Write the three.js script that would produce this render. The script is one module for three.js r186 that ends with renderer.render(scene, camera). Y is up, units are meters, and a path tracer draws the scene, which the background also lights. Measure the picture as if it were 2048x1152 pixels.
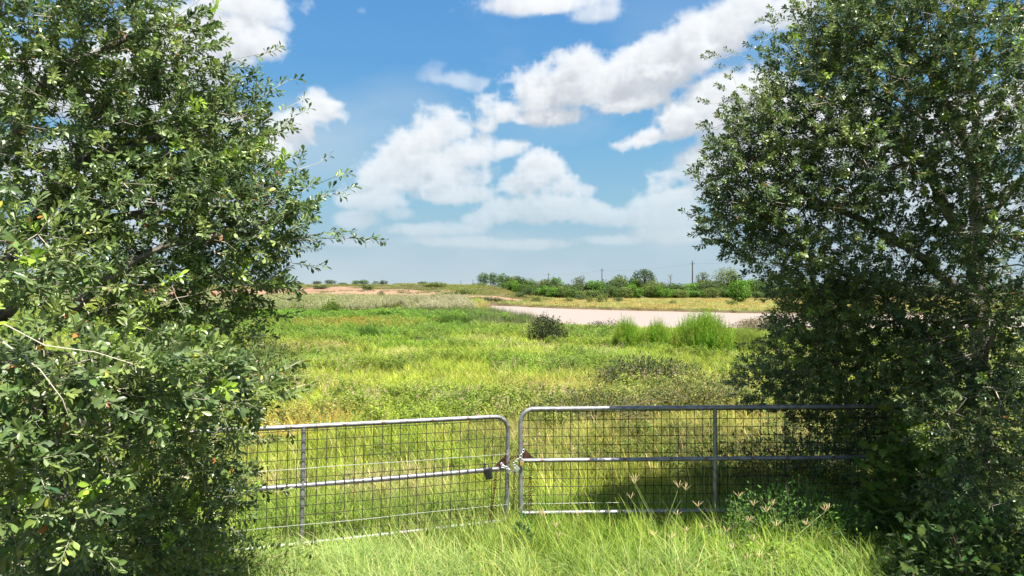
import * as THREE from 'three';
import { mergeGeometries } from 'three/addons/utils/BufferGeometryUtils.js';

// ------------------------------------------------------------------ camera, sky, sun, exposure
const scene = new THREE.Scene();
const F = 1365, CX = 1024, CY = 577, EYE = 3.0;
const camera = new THREE.PerspectiveCamera(2 * Math.atan(576 / F) * 180 / Math.PI, 16 / 9, 0.1, 8000);
camera.position.set(0, EYE, 0);
camera.lookAt(0, EYE, -10);
const EXPOSURE = 2.75;
const SUN = new THREE.Vector3(0.25, 0.88, 0.33).normalize();
const renderer = new THREE.WebGLRenderer({ antialias: true });
renderer.toneMapping = THREE.LinearToneMapping;
renderer.toneMappingExposure = EXPOSURE;
renderer.shadowMap.enabled = true;

// ------------------------------------------------------------------ small maths
function rng(seed) {
  let s = seed | 0;
  return () => { s = (s + 0x6d2b79f5) | 0; let t = Math.imul(s ^ (s >>> 15), 1 | s); t = (t + Math.imul(t ^ (t >>> 7), 61 | t)) ^ t; return ((t ^ (t >>> 14)) >>> 0) / 4294967296; };
}
const PERM = new Uint8Array(512);
{ const r = rng(11), p = [...Array(256).keys()]; for (let i = 255; i > 0; i--) { const j = Math.floor(r() * (i + 1)); [p[i], p[j]] = [p[j], p[i]]; } for (let i = 0; i < 512; i++) PERM[i] = p[i & 255]; }
const HASHED = new Float32Array(256); { const r = rng(12); for (let i = 0; i < 256; i++) HASHED[i] = r() * 2 - 1; }
function n3(x, y, z) {                                  // value noise, -1 .. 1
  const ix = Math.floor(x), iy = Math.floor(y), iz = Math.floor(z);
  let u = x - ix, v = y - iy, w = z - iz;
  u = u * u * (3 - 2 * u); v = v * v * (3 - 2 * v); w = w * w * (3 - 2 * w);
  const X = ix & 255, Y = iy & 255, Z = iz & 255, A = PERM[X] + Y, B = PERM[X + 1] + Y;
  const AA = PERM[A & 511 & 255 | 0] + Z, AB = PERM[(A + 1) & 255] + Z, BA = PERM[B & 255] + Z, BB = PERM[(B + 1) & 255] + Z;
  const h = (k) => HASHED[PERM[k & 255]];
  const a0 = h(AA), a1 = h(BA), b0 = h(AB), b1 = h(BB), c0 = h(AA + 1), c1 = h(BA + 1), d0 = h(AB + 1), d1 = h(BB + 1);
  const e0 = a0 + (a1 - a0) * u, e1 = b0 + (b1 - b0) * u, f0 = c0 + (c1 - c0) * u, f1 = d0 + (d1 - d0) * u;
  const g0 = e0 + (e1 - e0) * v, g1 = f0 + (f1 - f0) * v;
  return g0 + (g1 - g0) * w;
}
const fbm = (x, y, z, o) => { let s = 0, a = 0.5; for (let i = 0; i < o; i++) { s += a * n3(x, y, z); a *= 0.5; x = x * 2.03 + 7.1; y = y * 2.03 + 3.7; z = z * 2.03 + 1.9; } return s; };
const clamp = (x, a = 0, b = 1) => Math.min(b, Math.max(a, x));
const lerp = (a, b, t) => a + (b - a) * t;
const sm = (a, b, x) => { const t = clamp((x - a) / (b - a)); return t * t * (3 - 2 * t); };
const lin = (c) => { c /= 255; return c <= 0.04045 ? c / 12.92 : Math.pow((c + 0.055) / 1.055, 2.4); };
const V = (x, y, z) => new THREE.Vector3(x, y, z);
const at = (px, py, d) => V((px - CX) / F * d, EYE - (py - CY) / F * d, -d);

// ------------------------------------------------------------------ the sky: air and cumulus, marched as a volume round the place
{
  const W = 4096, Hh = 2048, data = new Float32Array(W * Hh * 4);
  const stops = [[0, 182, 205, 216], [3, 174, 203, 219], [7, 154, 199, 223], [12, 126, 184, 225], [18, 104, 167, 222], [26, 90, 152, 217], [45, 68, 124, 200], [90, 52, 104, 182]]
    .map(([e, r, g, b]) => [e, lin(r), lin(g), lin(b)]);
  const air = (el) => {
    const e = Math.max(0, el * 180 / Math.PI);
    for (let i = 1; i < stops.length; i++) if (e <= stops[i][0]) { const a = stops[i - 1], b = stops[i], t = (e - a[0]) / (b[0] - a[0]); return [1, 2, 3].map((c) => lerp(a[c], b[c], t)); }
    return stops[stops.length - 1].slice(1);
  };
  const lobes = [];
  function lobe(dir, rx, ry, rot = 0, dense = 1, rz) {
    const c = dir.clone().normalize(), right = V(0, 1, 0).cross(c).negate().normalize(), up = c.clone().cross(right).negate().normalize();
    if (up.y < 0) up.negate();
    const cs = Math.cos(rot), sn = Math.sin(rot);
    const a = right.clone().multiplyScalar(cs).addScaledVector(up, sn), b = up.clone().multiplyScalar(cs).addScaledVector(right, -sn);
    rz = rz ?? Math.max(rx, ry) * 0.8;
    lobes.push({ c, a, b, rx, ry, rz, dense, R: Math.max(rx, ry, rz) * 1.75 });
  }
  const px = (x, y, rx, ry, rot = 0, dense = 1) => { const d = at(x, y, 1); d.y -= EYE; const k = 1.14 / (F * d.length()); lobe(d, rx * k, ry * k, rot, dense); };
  // cumulus in front of the lens, by where each billow stands
  for (const a of [[425, 70, 110, 80, 0], [515, 95, 62, 40, 0.2], [470, 10, 110, 40, 0, 0.55], [560, 40, 40, 36, 0, 0.35], [330, 130, 110, 70],
    [640, 228, 46, 34, 0.5], [597, 262, 52, 38, 0.3], [668, 212, 24, 18, 0.3], [540, 300, 60, 36, 0.2, 0.6],
    [724, 22, 16, 13, 0, 0.3], [905, 162, 54, 18, -0.1, 0.14], [872, 145, 22, 24, 0.9, 0.1], [1010, 230, 58, 36, 0.3], [1075, 195, 70, 50, 0.35], [1150, 165, 85, 60, 0.25], [1235, 165, 95, 60, 0.15],
    [1310, 140, 85, 62, 0.4], [1385, 105, 78, 58, 0.6], [1450, 62, 62, 55, 0.7], [1500, 22, 62, 50, 0.4], [1580, 28, 62, 42, 0, 0.7], [1120, 238, 62, 24, 0], [1260, 205, 70, 30, 0.2], [1060, 240, 60, 22, 0],
    [1300, 277, 54, 24, 0.2], [1365, 250, 72, 46, 0.35], [1435, 222, 88, 58, 0.25], [1515, 212, 90, 62, 0], [1580, 280, 120, 80, 0, 0.9], [1480, 275, 90, 36, 0], [1420, 330, 110, 50, 0, 0.6], [1345, 402, 76, 34, 0.2, 0.8], [1335, 358, 62, 40, 0.5, 0.6], [1470, 400, 110, 60, 0, 0.7], [1330, 440, 90, 30, 0, 0.5], [1540, 350, 110, 70, 0, 0.7],
    [870, 268, 66, 44, 0.6, 0.7], [800, 312, 66, 46, 0.6, 0.6], [922, 262, 26, 24, 0, 1.1], [735, 362, 56, 36, 0.6, 0.7], [850, 352, 110, 50, 0.1, 0.65], [940, 312, 66, 36, 0.2, 0.65], [1012, 300, 40, 22, 0.3, 0.7], [890, 390, 80, 24, 0, 0.65], [745, 400, 80, 28, 0, 0.6],
    [1080, 352, 50, 38, 0, 1.1], [1040, 376, 40, 28, 0, 1.1], [1125, 374, 42, 28, -0.4, 1.1], [1010, 425, 62, 30, 0.2, 0.7], [1090, 420, 90, 38, 0, 0.8], [1190, 432, 72, 28, -0.2, 0.7], [1172, 384, 26, 18, 0, 0.6], [1255, 442, 46, 22, 0, 0.6], [960, 442, 40, 16, 0, 0.8],
    [850, 462, 90, 15, 0, 0.4], [720, 442, 50, 20, 0, 0.5], [900, 486, 90, 13, 0, 0.3], [1060, 490, 110, 14, 0, 0.35], [1230, 482, 90, 14, 0, 0.4], [700, 488, 60, 12, 0, 0.3], [1340, 470, 90, 26, 0, 0.4], [800, 430, 40, 16, 0, 0.35],
    [1090, 6, 120, 28, 0, 0.45], [1190, 30, 56, 24, 0, 0.3], [1020, -10, 60, 22, 0, 0.4],
    [1610, 420, 120, 70, 0, 0.8], [1700, 290, 120, 90, 0, 0.9], [1860, 420, 150, 90, 0, 0.9], [1760, 520, 140, 40, 0, 0.6], [1950, 250, 120, 80, 0, 0.8], [300, 220, 140, 70, 0, 0.8], [140, 350, 150, 70, 0, 0.9], [260, 480, 160, 40, 0, 0.6], [60, 180, 120, 70, 0, 0.8], [420, 430, 130, 40, 0, 0.6]]) px(...a);
  { // the same kind of cumulus all round
    const r = rng(77);
    for (let k = 0; k < 70; k++) {
      const az = 0.78 + r() * (2 * Math.PI - 1.56), el = 0.12 + Math.pow(r(), 1.3) * 1.25, base = V(Math.sin(az) * Math.cos(el), Math.sin(el), -Math.cos(az) * Math.cos(el));
      if (base.angleTo(SUN) < 0.3) continue;
      const s = 0.03 + 0.05 * r(), right = V(0, 1, 0).cross(base).normalize(), up = base.clone().cross(right);
      for (let i = 0; i < 6; i++) lobe(base.clone().addScaledVector(right, (r() - 0.5) * s * 5).addScaledVector(up, (r() - 0.4) * s * 1.6), s * (0.7 + r()), s * (0.5 + 0.5 * r()), (r() - 0.5) * 0.6, 0.6 + 0.5 * r());
    }
    for (let k = 0; k < 9; k++) { // overhead and to the top of the frame
      const az = (r() - 0.5) * 1.4, el = 0.55 + r() * 0.6, base = V(Math.sin(az) * Math.cos(el), Math.sin(el), -Math.cos(az) * Math.cos(el));
      for (let i = 0; i < 5; i++) lobe(base.clone().add(V((r() - 0.5) * 0.25, (r() - 0.5) * 0.1, (r() - 0.5) * 0.2)), 0.06 + 0.06 * r(), 0.05 + 0.04 * r(), 0, 0.7);
    }
  }
  const near = [];
  function field(x, y, z, oct) {
    let s = -1;
    let dsum = 0, wsum = 1e-6;
    for (const L of near) {
      const dx = x - L.c.x, dy = y - L.c.y, dz = z - L.c.z;
      const p = (dx * L.a.x + dy * L.a.y + dz * L.a.z) / L.rx;
      let q = (dx * L.b.x + dy * L.b.y + dz * L.b.z) / L.ry; if (q < 0) q *= 1.35;
      const w = (dx * L.c.x + dy * L.c.y + dz * L.c.z) / L.rz;
      const f = 1 - Math.sqrt(p * p + q * q + w * w);
      if (f > -0.8) { const k = f + 0.8; dsum += L.dense * k * k; wsum += k * k; }
      const hh = clamp(0.5 + 0.5 * (f - s) / 0.25); s = s + (f - s) * hh + 0.25 * hh * (1 - hh) * 0.5;
    }
    if (s < -0.8) return 0;
    let n = 0, a = 0.5, fx = x * 22, fy = y * 26, fz = z * 22;
    for (let i = 0; i < oct; i++) { const v = n3(fx, fy, fz); n += a * (i < 1 ? v : 0.75 - 1.9 * Math.abs(v)); a *= 0.6; fx = fx * 2.1 + 5.3; fy = fy * 2.1 + 1.7; fz = fz * 2.1 + 9.2; }
    const d = s + n * 0.95 - 0.16;
    return d <= 0 ? 0 : Math.min(d * 2.3, 1) * dsum / wsum;
  }
  const L = V(SUN.x * 1.0, SUN.y * 0.75, SUN.z * 1 + 0.25).normalize();
  const out = [0, 0, 0];
  function look(dx, dy, dz, el) {
    const base = air(el), glow = Math.max(0, dx * SUN.x + dy * SUN.y + dz * SUN.z);
    const g = 0.18 * Math.pow(glow, 14);
    out[0] = base[0] + g; out[1] = base[1] + g; out[2] = base[2] + g * 0.9;
    { const v = clamp(0.16 + 0.9 * fbm(dx * 4 + 3, dy * 9, dz * 4, 5)) * sm(0.62, 0.08, el) * 0.75; out[0] = lerp(out[0], 0.72, v); out[1] = lerp(out[1], 0.79, v); out[2] = lerp(out[2], 0.83, v); base[0] = out[0]; base[1] = out[1]; base[2] = out[2]; }
    near.length = 0; let t0 = 9, t1 = 0;
    for (const l of lobes) {
      const b = dx * l.c.x + dy * l.c.y + dz * l.c.z; if (b < 0.8) continue;
      const h2 = 1 - b * b; if (h2 > l.R * l.R) continue;
      const k = Math.sqrt(l.R * l.R - h2); near.push(l); t0 = Math.min(t0, b - k); t1 = Math.max(t1, b + k);
    }
    if (!near.length) return out;
    const steps = 34, dt = (t1 - t0) / steps; let T = 1, lr = 0, amb = 0;
    for (let i = 0; i < steps && T > 0.02; i++) {
      const t = t0 + (i + 0.5) * dt, x = dx * t, y = dy * t, z = dz * t, d = field(x, y, z, 6);
      if (d <= 0) continue;
      let tau = 0, st = 0.006, q = 0;
      for (let j = 0; j < 4; j++) { q += st; tau += field(x + L.x * q, y + L.y * q, z + L.z * q, 3) * st; st *= 1.7; }
      const lit = 0.66 * Math.exp(-tau * 60) + 0.34 * Math.exp(-tau * 9);
      const dT = Math.exp(-d * dt * 85), w = T * (1 - dT);
      lr += w * lit; amb += w; T *= dT;
    }
    const haze = sm(0.235, 0.02, el) * 0.82;
    const cr = lr * 0.55 + amb * 0.465, cg = lr * 0.525 + amb * 0.515, cb = lr * 0.485 + amb * 0.58;
    const keep = 1 - T;
    const h = [0.60, 0.70, 0.735];
    out[0] = out[0] * T + lerp(cr, lerp(base[0], h[0], 0.3) * keep, haze); out[1] = out[1] * T + lerp(cg, lerp(base[1], h[1], 0.3) * keep, haze); out[2] = out[2] * T + lerp(cb, lerp(base[2], h[2], 0.3) * keep, haze);
    return out;
  }
  const dirOf = (col, row) => { const ph = ((col + 0.5) / W - 0.5) * 2 * Math.PI, el = ((row + 0.5) / Hh - 0.5) * Math.PI; return [Math.cos(ph) * Math.cos(el), Math.sin(el), Math.sin(ph) * Math.cos(el), el]; };
  const put = (col, row, c) => { const o = (row * W + col) * 4; for (let k = 0; k < 3; k++) data[o + k] = Math.max(c[k], 0.002) / EXPOSURE; data[o + 3] = 1; };
  const fine = (col, row) => { const [x, y, z] = dirOf(col, row); return z < 0 && Math.abs(x / -z) < 0.8 && y / -z < 0.47; };
  const S = 8, cols = W / S, rows = Hh / 2 / S, coarse = new Float32Array((rows + 1) * cols * 3);
  for (let r = 0; r <= rows; r++) for (let c = 0; c < cols; c++) {
    const q = look(...dirOf(c * S, Math.min(Hh / 2 + r * S, Hh - 1))); coarse.set(q, (r * cols + c) * 3);
  }
  for (let row = Hh / 2; row < Hh; row++) for (let col = 0; col < W; col++) {
    if (fine(col, row)) { put(col, row, look(...dirOf(col, row))); continue; }
    const fr = (row - Hh / 2) / S, fc = col / S, r = Math.floor(fr), c = Math.floor(fc), u = fc - c, v = fr - r, c2 = (c + 1) % cols;
    put(col, row, [0, 1, 2].map((k) => lerp(lerp(coarse[(r * cols + c) * 3 + k], coarse[(r * cols + c2) * 3 + k], u), lerp(coarse[((r + 1) * cols + c) * 3 + k], coarse[((r + 1) * cols + c2) * 3 + k], u), v)));
  }
  const low = air(0).map((c) => c * 0.8);
  for (let row = 0; row < Hh / 2; row++) for (let col = 0; col < W; col++) put(col, row, low);
  const sky = new THREE.DataTexture(data, W, Hh, THREE.RGBAFormat, THREE.FloatType);
  sky.mapping = THREE.EquirectangularReflectionMapping; sky.magFilter = THREE.LinearFilter; sky.minFilter = THREE.LinearFilter; sky.wrapS = THREE.RepeatWrapping; sky.needsUpdate = true;
  scene.background = sky; scene.environment = sky;
}
const sun = new THREE.DirectionalLight(new THREE.Color(1, 0.955, 0.87), 4.6);
sun.name = 'sun'; sun.position.copy(SUN).multiplyScalar(120).add(V(0, 0, -40)); sun.target.position.set(0, 0, -40);
sun.castShadow = true; sun.shadow.mapSize.set(4096, 4096);
Object.assign(sun.shadow.camera, { left: -110, right: 110, top: 160, bottom: -60, near: 1, far: 400 });
scene.add(sun, sun.target);

// ------------------------------------------------------------------ naming helpers
const used = new Map();
function numbered(name) { const n = used.get(name) ?? 0; used.set(name, n + 1); return n ? name + '_' + String(n).padStart(3, '0') : name; }
function tag(o, label, category, group, kind) { if (label) o.userData.label = label; if (category) o.userData.category = category; if (group) o.userData.group = group; if (kind) o.userData.kind = kind; return o; }
function thing(name, label, category, group, pos = V(0, 0, 0)) { const g = new THREE.Group(); g.name = numbered(name); g.position.copy(pos); scene.add(g); return tag(g, label, category, group); }
function part(name, geo, mat, parent) { const m = new THREE.Mesh(geo, mat); m.name = parent === scene ? numbered(name) : name; m.castShadow = m.receiveShadow = true; parent.add(m); return m; }
function copyOf(o, label, group, pos, turn = 0, sx = 1, sy = 1, sz = sx) { const c = o.clone(); c.name = numbered(o.name.replace(/_\d{3}$/, '')); c.userData = { ...o.userData }; scene.add(c); c.position.copy(pos); c.rotation.y = turn; c.scale.set(sx, sy, sz); tag(c, label, null, group); return c; }

// ------------------------------------------------------------------ geometry collector
class Soup {
  constructor() { this.p = []; this.c = []; this.uv = []; this.i = []; }
  v(x, y, z, c = [1, 1, 1], u = 0, w = 0) { this.p.push(x, y, z); this.c.push(c[0], c[1], c[2]); this.uv.push(u, w); return this.p.length / 3 - 1; }
  t(a, b, c) { this.i.push(a, b, c); }
  q(a, b, c, d) { this.i.push(a, b, c, a, c, d); }
  tube(pts, radii, sides = 6, c = [1, 1, 1], cap = true) {
    const n = pts.length, T = V(0, 0, 0), A = V(0, 0, 0), B = V(0, 0, 0); let ref = null, len = 0, prev = -1;
    for (let k = 0; k < n; k++) {
      T.subVectors(pts[Math.min(k + 1, n - 1)], pts[Math.max(k - 1, 0)]).normalize();
      if (!ref) ref = Math.abs(T.y) < 0.9 ? V(0, 1, 0) : V(1, 0, 0);
      A.crossVectors(T, ref).normalize(); B.crossVectors(A, T).normalize(); ref = B.clone();
      if (k) len += pts[k].distanceTo(pts[k - 1]);
      const r = typeof radii === 'number' ? radii : radii[k], s0 = this.p.length / 3;
      for (let s = 0; s <= sides; s++) { const a = s / sides * Math.PI * 2, ca = Math.cos(a) * r, sa = Math.sin(a) * r; this.v(pts[k].x + A.x * ca + B.x * sa, pts[k].y + A.y * ca + B.y * sa, pts[k].z + A.z * ca + B.z * sa, c, s / sides * Math.max(0.1, Math.round(r * 40) / 6), len); }
      if (k) for (let s = 0; s < sides; s++) this.q(prev + s, s0 + s, s0 + s + 1, prev + s + 1);
      if (cap && (k === 0 || k === n - 1)) { const m = this.v(pts[k].x, pts[k].y, pts[k].z, c, 0, len); for (let s = 0; s < sides; s++) k ? this.t(s0 + s, m, s0 + s + 1) : this.t(s0 + s, s0 + s + 1, m); }
      prev = s0;
    }
  }
  geo() {
    const g = new THREE.BufferGeometry();
    g.setAttribute('position', new THREE.Float32BufferAttribute(this.p, 3)); g.setAttribute('color', new THREE.Float32BufferAttribute(this.c, 3)); g.setAttribute('uv', new THREE.Float32BufferAttribute(this.uv, 2));
    g.setIndex(this.i); g.computeVertexNormals(); return g;
  }
}

// ------------------------------------------------------------------ materials
function noiseTexture(size, fn, srgb = false) {
  const d = new Uint8Array(size * size * 4);
  for (let y = 0; y < size; y++) for (let x = 0; x < size; x++) { const c = fn(x / size, y / size), o = (y * size + x) * 4; for (let k = 0; k < 3; k++) d[o + k] = clamp(Array.isArray(c) ? c[k] : c) * 255; d[o + 3] = 255; }
  const t = new THREE.DataTexture(d, size, size); t.wrapS = t.wrapT = THREE.RepeatWrapping; t.magFilter = THREE.LinearFilter; t.minFilter = THREE.LinearMipmapLinearFilter; if (srgb) t.colorSpace = THREE.SRGBColorSpace; t.needsUpdate = true; return t;
}
const wrapNoise = (u, v, f, o) => { const a = u * 2 * Math.PI, b = v * 2 * Math.PI, R = f / (2 * Math.PI); return fbm(Math.cos(a) * R + 40, Math.sin(a) * R + Math.cos(b) * R * 0.77 + 9, Math.sin(b) * R + 17, o); };
const soilTex = noiseTexture(512, (u, v) => 0.72 + 0.55 * wrapNoise(u, v, 30, 6));
const barkTex = noiseTexture(256, (u, v) => { const a = u * 2 * Math.PI; return 0.55 + 0.9 * fbm(Math.cos(a) * 3 + 8, Math.sin(a) * 3 + 5, v * 5, 5); });
const zincTex = noiseTexture(256, (u, v) => 0.74 + 0.5 * wrapNoise(u, v, 16, 5));
const zincColor = noiseTexture(512, (u, v) => { const g = 0.72 + 0.5 * wrapNoise(u, v, 22, 5), k = sm(0.26, 0.42, wrapNoise(v, u, 17, 5)); return [lerp(g, 0.42, k), lerp(g, 0.24, k), lerp(g * 1.01, 0.15, k)]; });
const leafMat = (o = {}) => new THREE.MeshPhysicalMaterial({ color: 0xffffff, roughness: 1, transmission: 0.3, thickness: 0, clearcoat: 0.45, clearcoatRoughness: 0.34, side: THREE.DoubleSide, vertexColors: true, ...o });
const oakLeafMat = leafMat({ name: 'oak_leaf', clearcoat: 0.75, clearcoatRoughness: 0.3, transmission: 0.3, specularIntensity: 0.3, color: new THREE.Color().setRGB(1.3, 1.24, 1.3) });
const softLeafMat = leafMat({ name: 'soft_leaf', clearcoat: 0.08, clearcoatRoughness: 0.5, transmission: 0.36, specularIntensity: 0.25, color: new THREE.Color().setRGB(1.15, 1.12, 1.15) });
const grassMat = leafMat({ name: 'grass', clearcoat: 0.05, clearcoatRoughness: 0.45, transmission: 0.4, specularIntensity: 0.2, color: new THREE.Color().setRGB(1.2, 1.16, 1.3) });
const dryMat = new THREE.MeshStandardMaterial({ name: 'dry_stem', roughness: 0.85, side: THREE.DoubleSide, vertexColors: true });
const barkMat = new THREE.MeshStandardMaterial({ name: 'bark', color: new THREE.Color().setRGB(0.27, 0.225, 0.19), map: barkTex, bumpMap: barkTex, bumpScale: 0.012, roughness: 0.9 });
const twigMat = new THREE.MeshStandardMaterial({ name: 'twig_bark', color: new THREE.Color().setRGB(0.34, 0.3, 0.26), roughness: 0.85, vertexColors: true });
const zincMat = new THREE.MeshStandardMaterial({ name: 'galvanized_steel', color: new THREE.Color().setRGB(0.37, 0.37, 0.385), map: zincColor, roughnessMap: zincTex, roughness: 0.66, metalness: 0.45 });
const wireMat = new THREE.MeshStandardMaterial({ name: 'weathered_wire', color: new THREE.Color().setRGB(0.03, 0.023, 0.018), roughness: 0.75, metalness: 0.2 });
const brightWireMat = new THREE.MeshStandardMaterial({ name: 'bright_wire', color: new THREE.Color().setRGB(0.36, 0.36, 0.34), roughness: 0.5, metalness: 0.5 });
const rustMat = new THREE.MeshStandardMaterial({ name: 'rust', color: new THREE.Color().setRGB(0.16, 0.055, 0.03), map: barkTex, roughness: 0.9, metalness: 0.1 });
const blackMat = new THREE.MeshStandardMaterial({ name: 'black_plastic', color: new THREE.Color().setRGB(0.022, 0.023, 0.026), roughness: 0.42 });
const steelMat = new THREE.MeshStandardMaterial({ name: 'plated_steel', color: new THREE.Color().setRGB(0.72, 0.71, 0.69), roughness: 0.3, metalness: 0.75 });
const brassMat = new THREE.MeshStandardMaterial({ name: 'brass', color: new THREE.Color().setRGB(0.62, 0.42, 0.16), roughness: 0.4, metalness: 0.7 });
const poleMat = new THREE.MeshStandardMaterial({ name: 'pole_wood', color: new THREE.Color().setRGB(0.11, 0.085, 0.07), map: barkTex, roughness: 0.9 });

// ------------------------------------------------------------------ terrain
const POND = [[-4.7, -128], [0, -123.5], [7.5, -110], [16.4, -100.4], [31.8, -89], [57, -81], [72, -66], [50, -53], [30, -49.5], [19, -49.5], [11, -51.5], [4.5, -56], [-0.5, -70], [-4, -98]];
function pondSide(x, z) {                               // metres inside the shore (negative outside)
  let inside = false, d = 1e9;
  for (let i = 0, j = POND.length - 1; i < POND.length; j = i++) {
    const [xi, zi] = POND[i], [xj, zj] = POND[j];
    if ((zi > z) !== (zj > z) && x < (xj - xi) * (z - zi) / (zj - zi) + xi) inside = !inside;
    const ex = xj - xi, ez = zj - zi, t = clamp(((x - xi) * ex + (z - zi) * ez) / (ex * ex + ez * ez)); d = Math.min(d, Math.hypot(x - xi - ex * t, z - zi - ez * t));
  }
  return (inside ? d : -d) + 0.7 * n3(x * 0.3, 3, z * 0.3);
}
const WATER = -0.3;
function moundAt(x, z) { const e = 6 * n3(x * 0.05, 5, z * 0.05); return sm(15 + e, -7 + e, x) * sm(-128 + e, -172 + e * 0.5, z) * sm(-420, -330, z); }
function ground(x, z) {
  let h = 0.1 * fbm(x * 0.14, 1, z * 0.14, 3) + 0.05 * n3(x * 0.7, 2, z * 0.7) * sm(60, 10, -z);
  h += 0.55 * sm(-70, -112, z) * sm(2, -9, x);
  const m = moundAt(x, z);
  if (m > 0) h += m * (3.15 + 0.55 * n3(x * 0.045, 7, z * 0.03) + 0.25 * n3(x * 0.15, 8, z * 0.15)) - 0.5 * m * (1 - m) * Math.abs(n3(x * 0.16, 9, z * 0.05)) * 3;
  if (z < -45 && z > -145 && x > -14 && x < 85) { const s = pondSide(x, z); h = lerp(h, WATER - 0.7, sm(-0.2, 1.1, s)); }
  return h;
}
function bareness(x, z) {                               // open sandy soil on the mound
  const m = moundAt(x, z); if (m <= 0.02) return 0;
  const n = fbm(x * 0.045, 21, z * 0.16, 4), band = sm(0.1, 0.3, m) * sm(0.97, 0.62, m);
  return clamp((band * 0.85 + n * 2.3 + 0.5 * fbm(x * 0.3, 22, z * 0.9, 2) - 0.24) * 3);
}
{
  const xs = [0], zs = [60];
  while (xs[xs.length - 1] < 3200) { const x = xs[xs.length - 1]; xs.push(x + 0.6 + 0.024 * x); }
  const X = [...xs.slice(1).reverse().map((x) => -x), ...xs];
  while (zs[zs.length - 1] > -3600) { const z = zs[zs.length - 1], d = Math.abs(z); zs.push(z - (z > 0 ? 2 : d < 220 ? 0.45 + 0.0078 * d : 2 + 0.03 * (d - 200))); }
  const s = new Soup();
  for (const z of zs) for (const x of X) {
    const far = sm(-230, -400, z), n = fbm(x * 0.09, 31, z * 0.09, 4), b = bareness(x, z), sand = [0.38 + 0.1 * n, 0.225 + 0.07 * n, 0.14 + 0.05 * n];
    let c = [0.1 + 0.04 * n, 0.1 + 0.03 * n, 0.032];
    const dry = sm(-78, -105, z) * sm(-6, 4, x) * (0.8 + 0.4 * n);
    c = c.map((v, k) => lerp(v, [0.17, 0.145, 0.045][k], clamp(dry)));
    if (z < -40 && z > -150 && x > -20 && x < 90) { const p = pondSide(x, z); c = c.map((v, k) => lerp(v, [0.17, 0.1, 0.06][k], sm(-0.3, 0.1, p))); }
    c = c.map((v, k) => lerp(lerp(v, sand[k], b), [0.09, 0.11, 0.035][k], far));
    s.v(x, ground(x, z), z, c, x / 2.3, z / 2.3);
  }
  const n = X.length;
  for (let r = 0; r + 1 < zs.length; r++) for (let c = 0; c + 1 < n; c++) { const a = r * n + c; s.q(a, a + 1, a + n + 1, a + n); }
  const m = part('ground', s.geo(), new THREE.MeshStandardMaterial({ name: 'soil', map: soilTex, bumpMap: soilTex, bumpScale: 0.05, roughness: 1, vertexColors: true }), scene);
  tag(m, 'meadow ground rising to a bare sandy mound at the left', 'ground', null, 'structure');
}
{
  const sh = new THREE.Shape(POND.map(([x, z]) => { const cx = 27, cz = -82, k = 1.06; return new THREE.Vector2(cx + (x - cx) * k, -(cz + (z - cz) * k)); }));
  const g = new THREE.ShapeGeometry(sh); g.rotateX(-Math.PI / 2); g.translate(0, WATER, 0);
  const uv = g.attributes.uv, p = g.attributes.position; for (let i = 0; i < uv.count; i++) uv.setXY(i, p.getX(i) / 9, p.getZ(i) / 9);
  const ripples = noiseTexture(256, (u, v) => 0.5 + wrapNoise(u, v, 40, 4) * 0.8);
  const m = part('pond_water', g, new THREE.MeshPhysicalMaterial({ name: 'muddy_water', color: new THREE.Color().setRGB(0.325, 0.252, 0.203), roughness: 0.3, specularIntensity: 0.2, bumpMap: ripples, bumpScale: 0.015 }), scene);
  tag(m, 'pale pinkish muddy pond water beyond the meadow', 'water', null, 'structure');
}

// ------------------------------------------------------------------ leaves
function leafGeo(len, wid, segs, fold, bend, profile, tint = 1) {
  const s = new Soup(), rows = [];
  for (let k = 0; k <= segs; k++) {
    const t = k / segs, w = profile(t) * wid / 2, z = t * len, y = bend * len * (-t * t), f = fold * w;
    rows.push(k === segs ? [s.v(0, y, z, [tint, tint, tint])] : [s.v(-w, y + f, z), s.v(0, y, z, [1.12, 1.12, 1.1]), s.v(w, y + f, z)]);
  }
  for (let k = 0; k < segs; k++) { const a = rows[k], b = rows[k + 1]; if (b.length === 1) { s.t(a[0], a[1], b[0]); s.t(a[1], a[2], b[0]); } else { s.q(a[0], a[1], b[1], b[0]); s.q(a[1], a[2], b[2], b[1]); } }
  return s.geo();
}
const obovate = (t) => 0.1 + (t < 0.62 ? 0.9 * sm(0.08, 0.66, t) : 0.9 * Math.sqrt(Math.max(0, 1 - Math.pow((t - 0.62) / 0.42, 2))));
const ovate = (t) => Math.sin(Math.PI * Math.pow(t, 0.75)) * 0.98 + 0.04;
const oakLeaves = [leafGeo(1, 0.37, 5, 0.3, 0.12, obovate), leafGeo(1, 0.33, 5, 0.5, -0.1, obovate), leafGeo(1, 0.42, 5, 0.2, 0.25, obovate)];
const smallLeaves = [leafGeo(1, 0.5, 3, 0.3, 0.15, ovate), leafGeo(1, 0.42, 3, 0.45, -0.1, ovate)];
function lobedLeaf() {                                  // a broad leaf with five pointed lobes
  const s = new Soup(), m = s.v(0, 0, 0.42, [1.1, 1.1, 1.1]), ring = [];
  const R = [[0, 0.02], [0.16, 0.1], [0.42, -0.02], [0.36, 0.24], [0.56, 0.46], [0.33, 0.52], [0.3, 0.78], [0.14, 0.76], [0, 1.05]];
  for (const [x, z] of R) ring.push(s.v(x, -0.12 * x - 0.1 * z * z, z));
  for (let k = R.length - 2; k > 0; k--) ring.push(s.v(-R[k][0], -0.12 * R[k][0] - 0.1 * R[k][1] ** 2, R[k][1]));
  for (let k = 0; k < ring.length; k++) s.t(m, ring[(k + 1) % ring.length], ring[k]);
  return s.geo();
}
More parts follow.
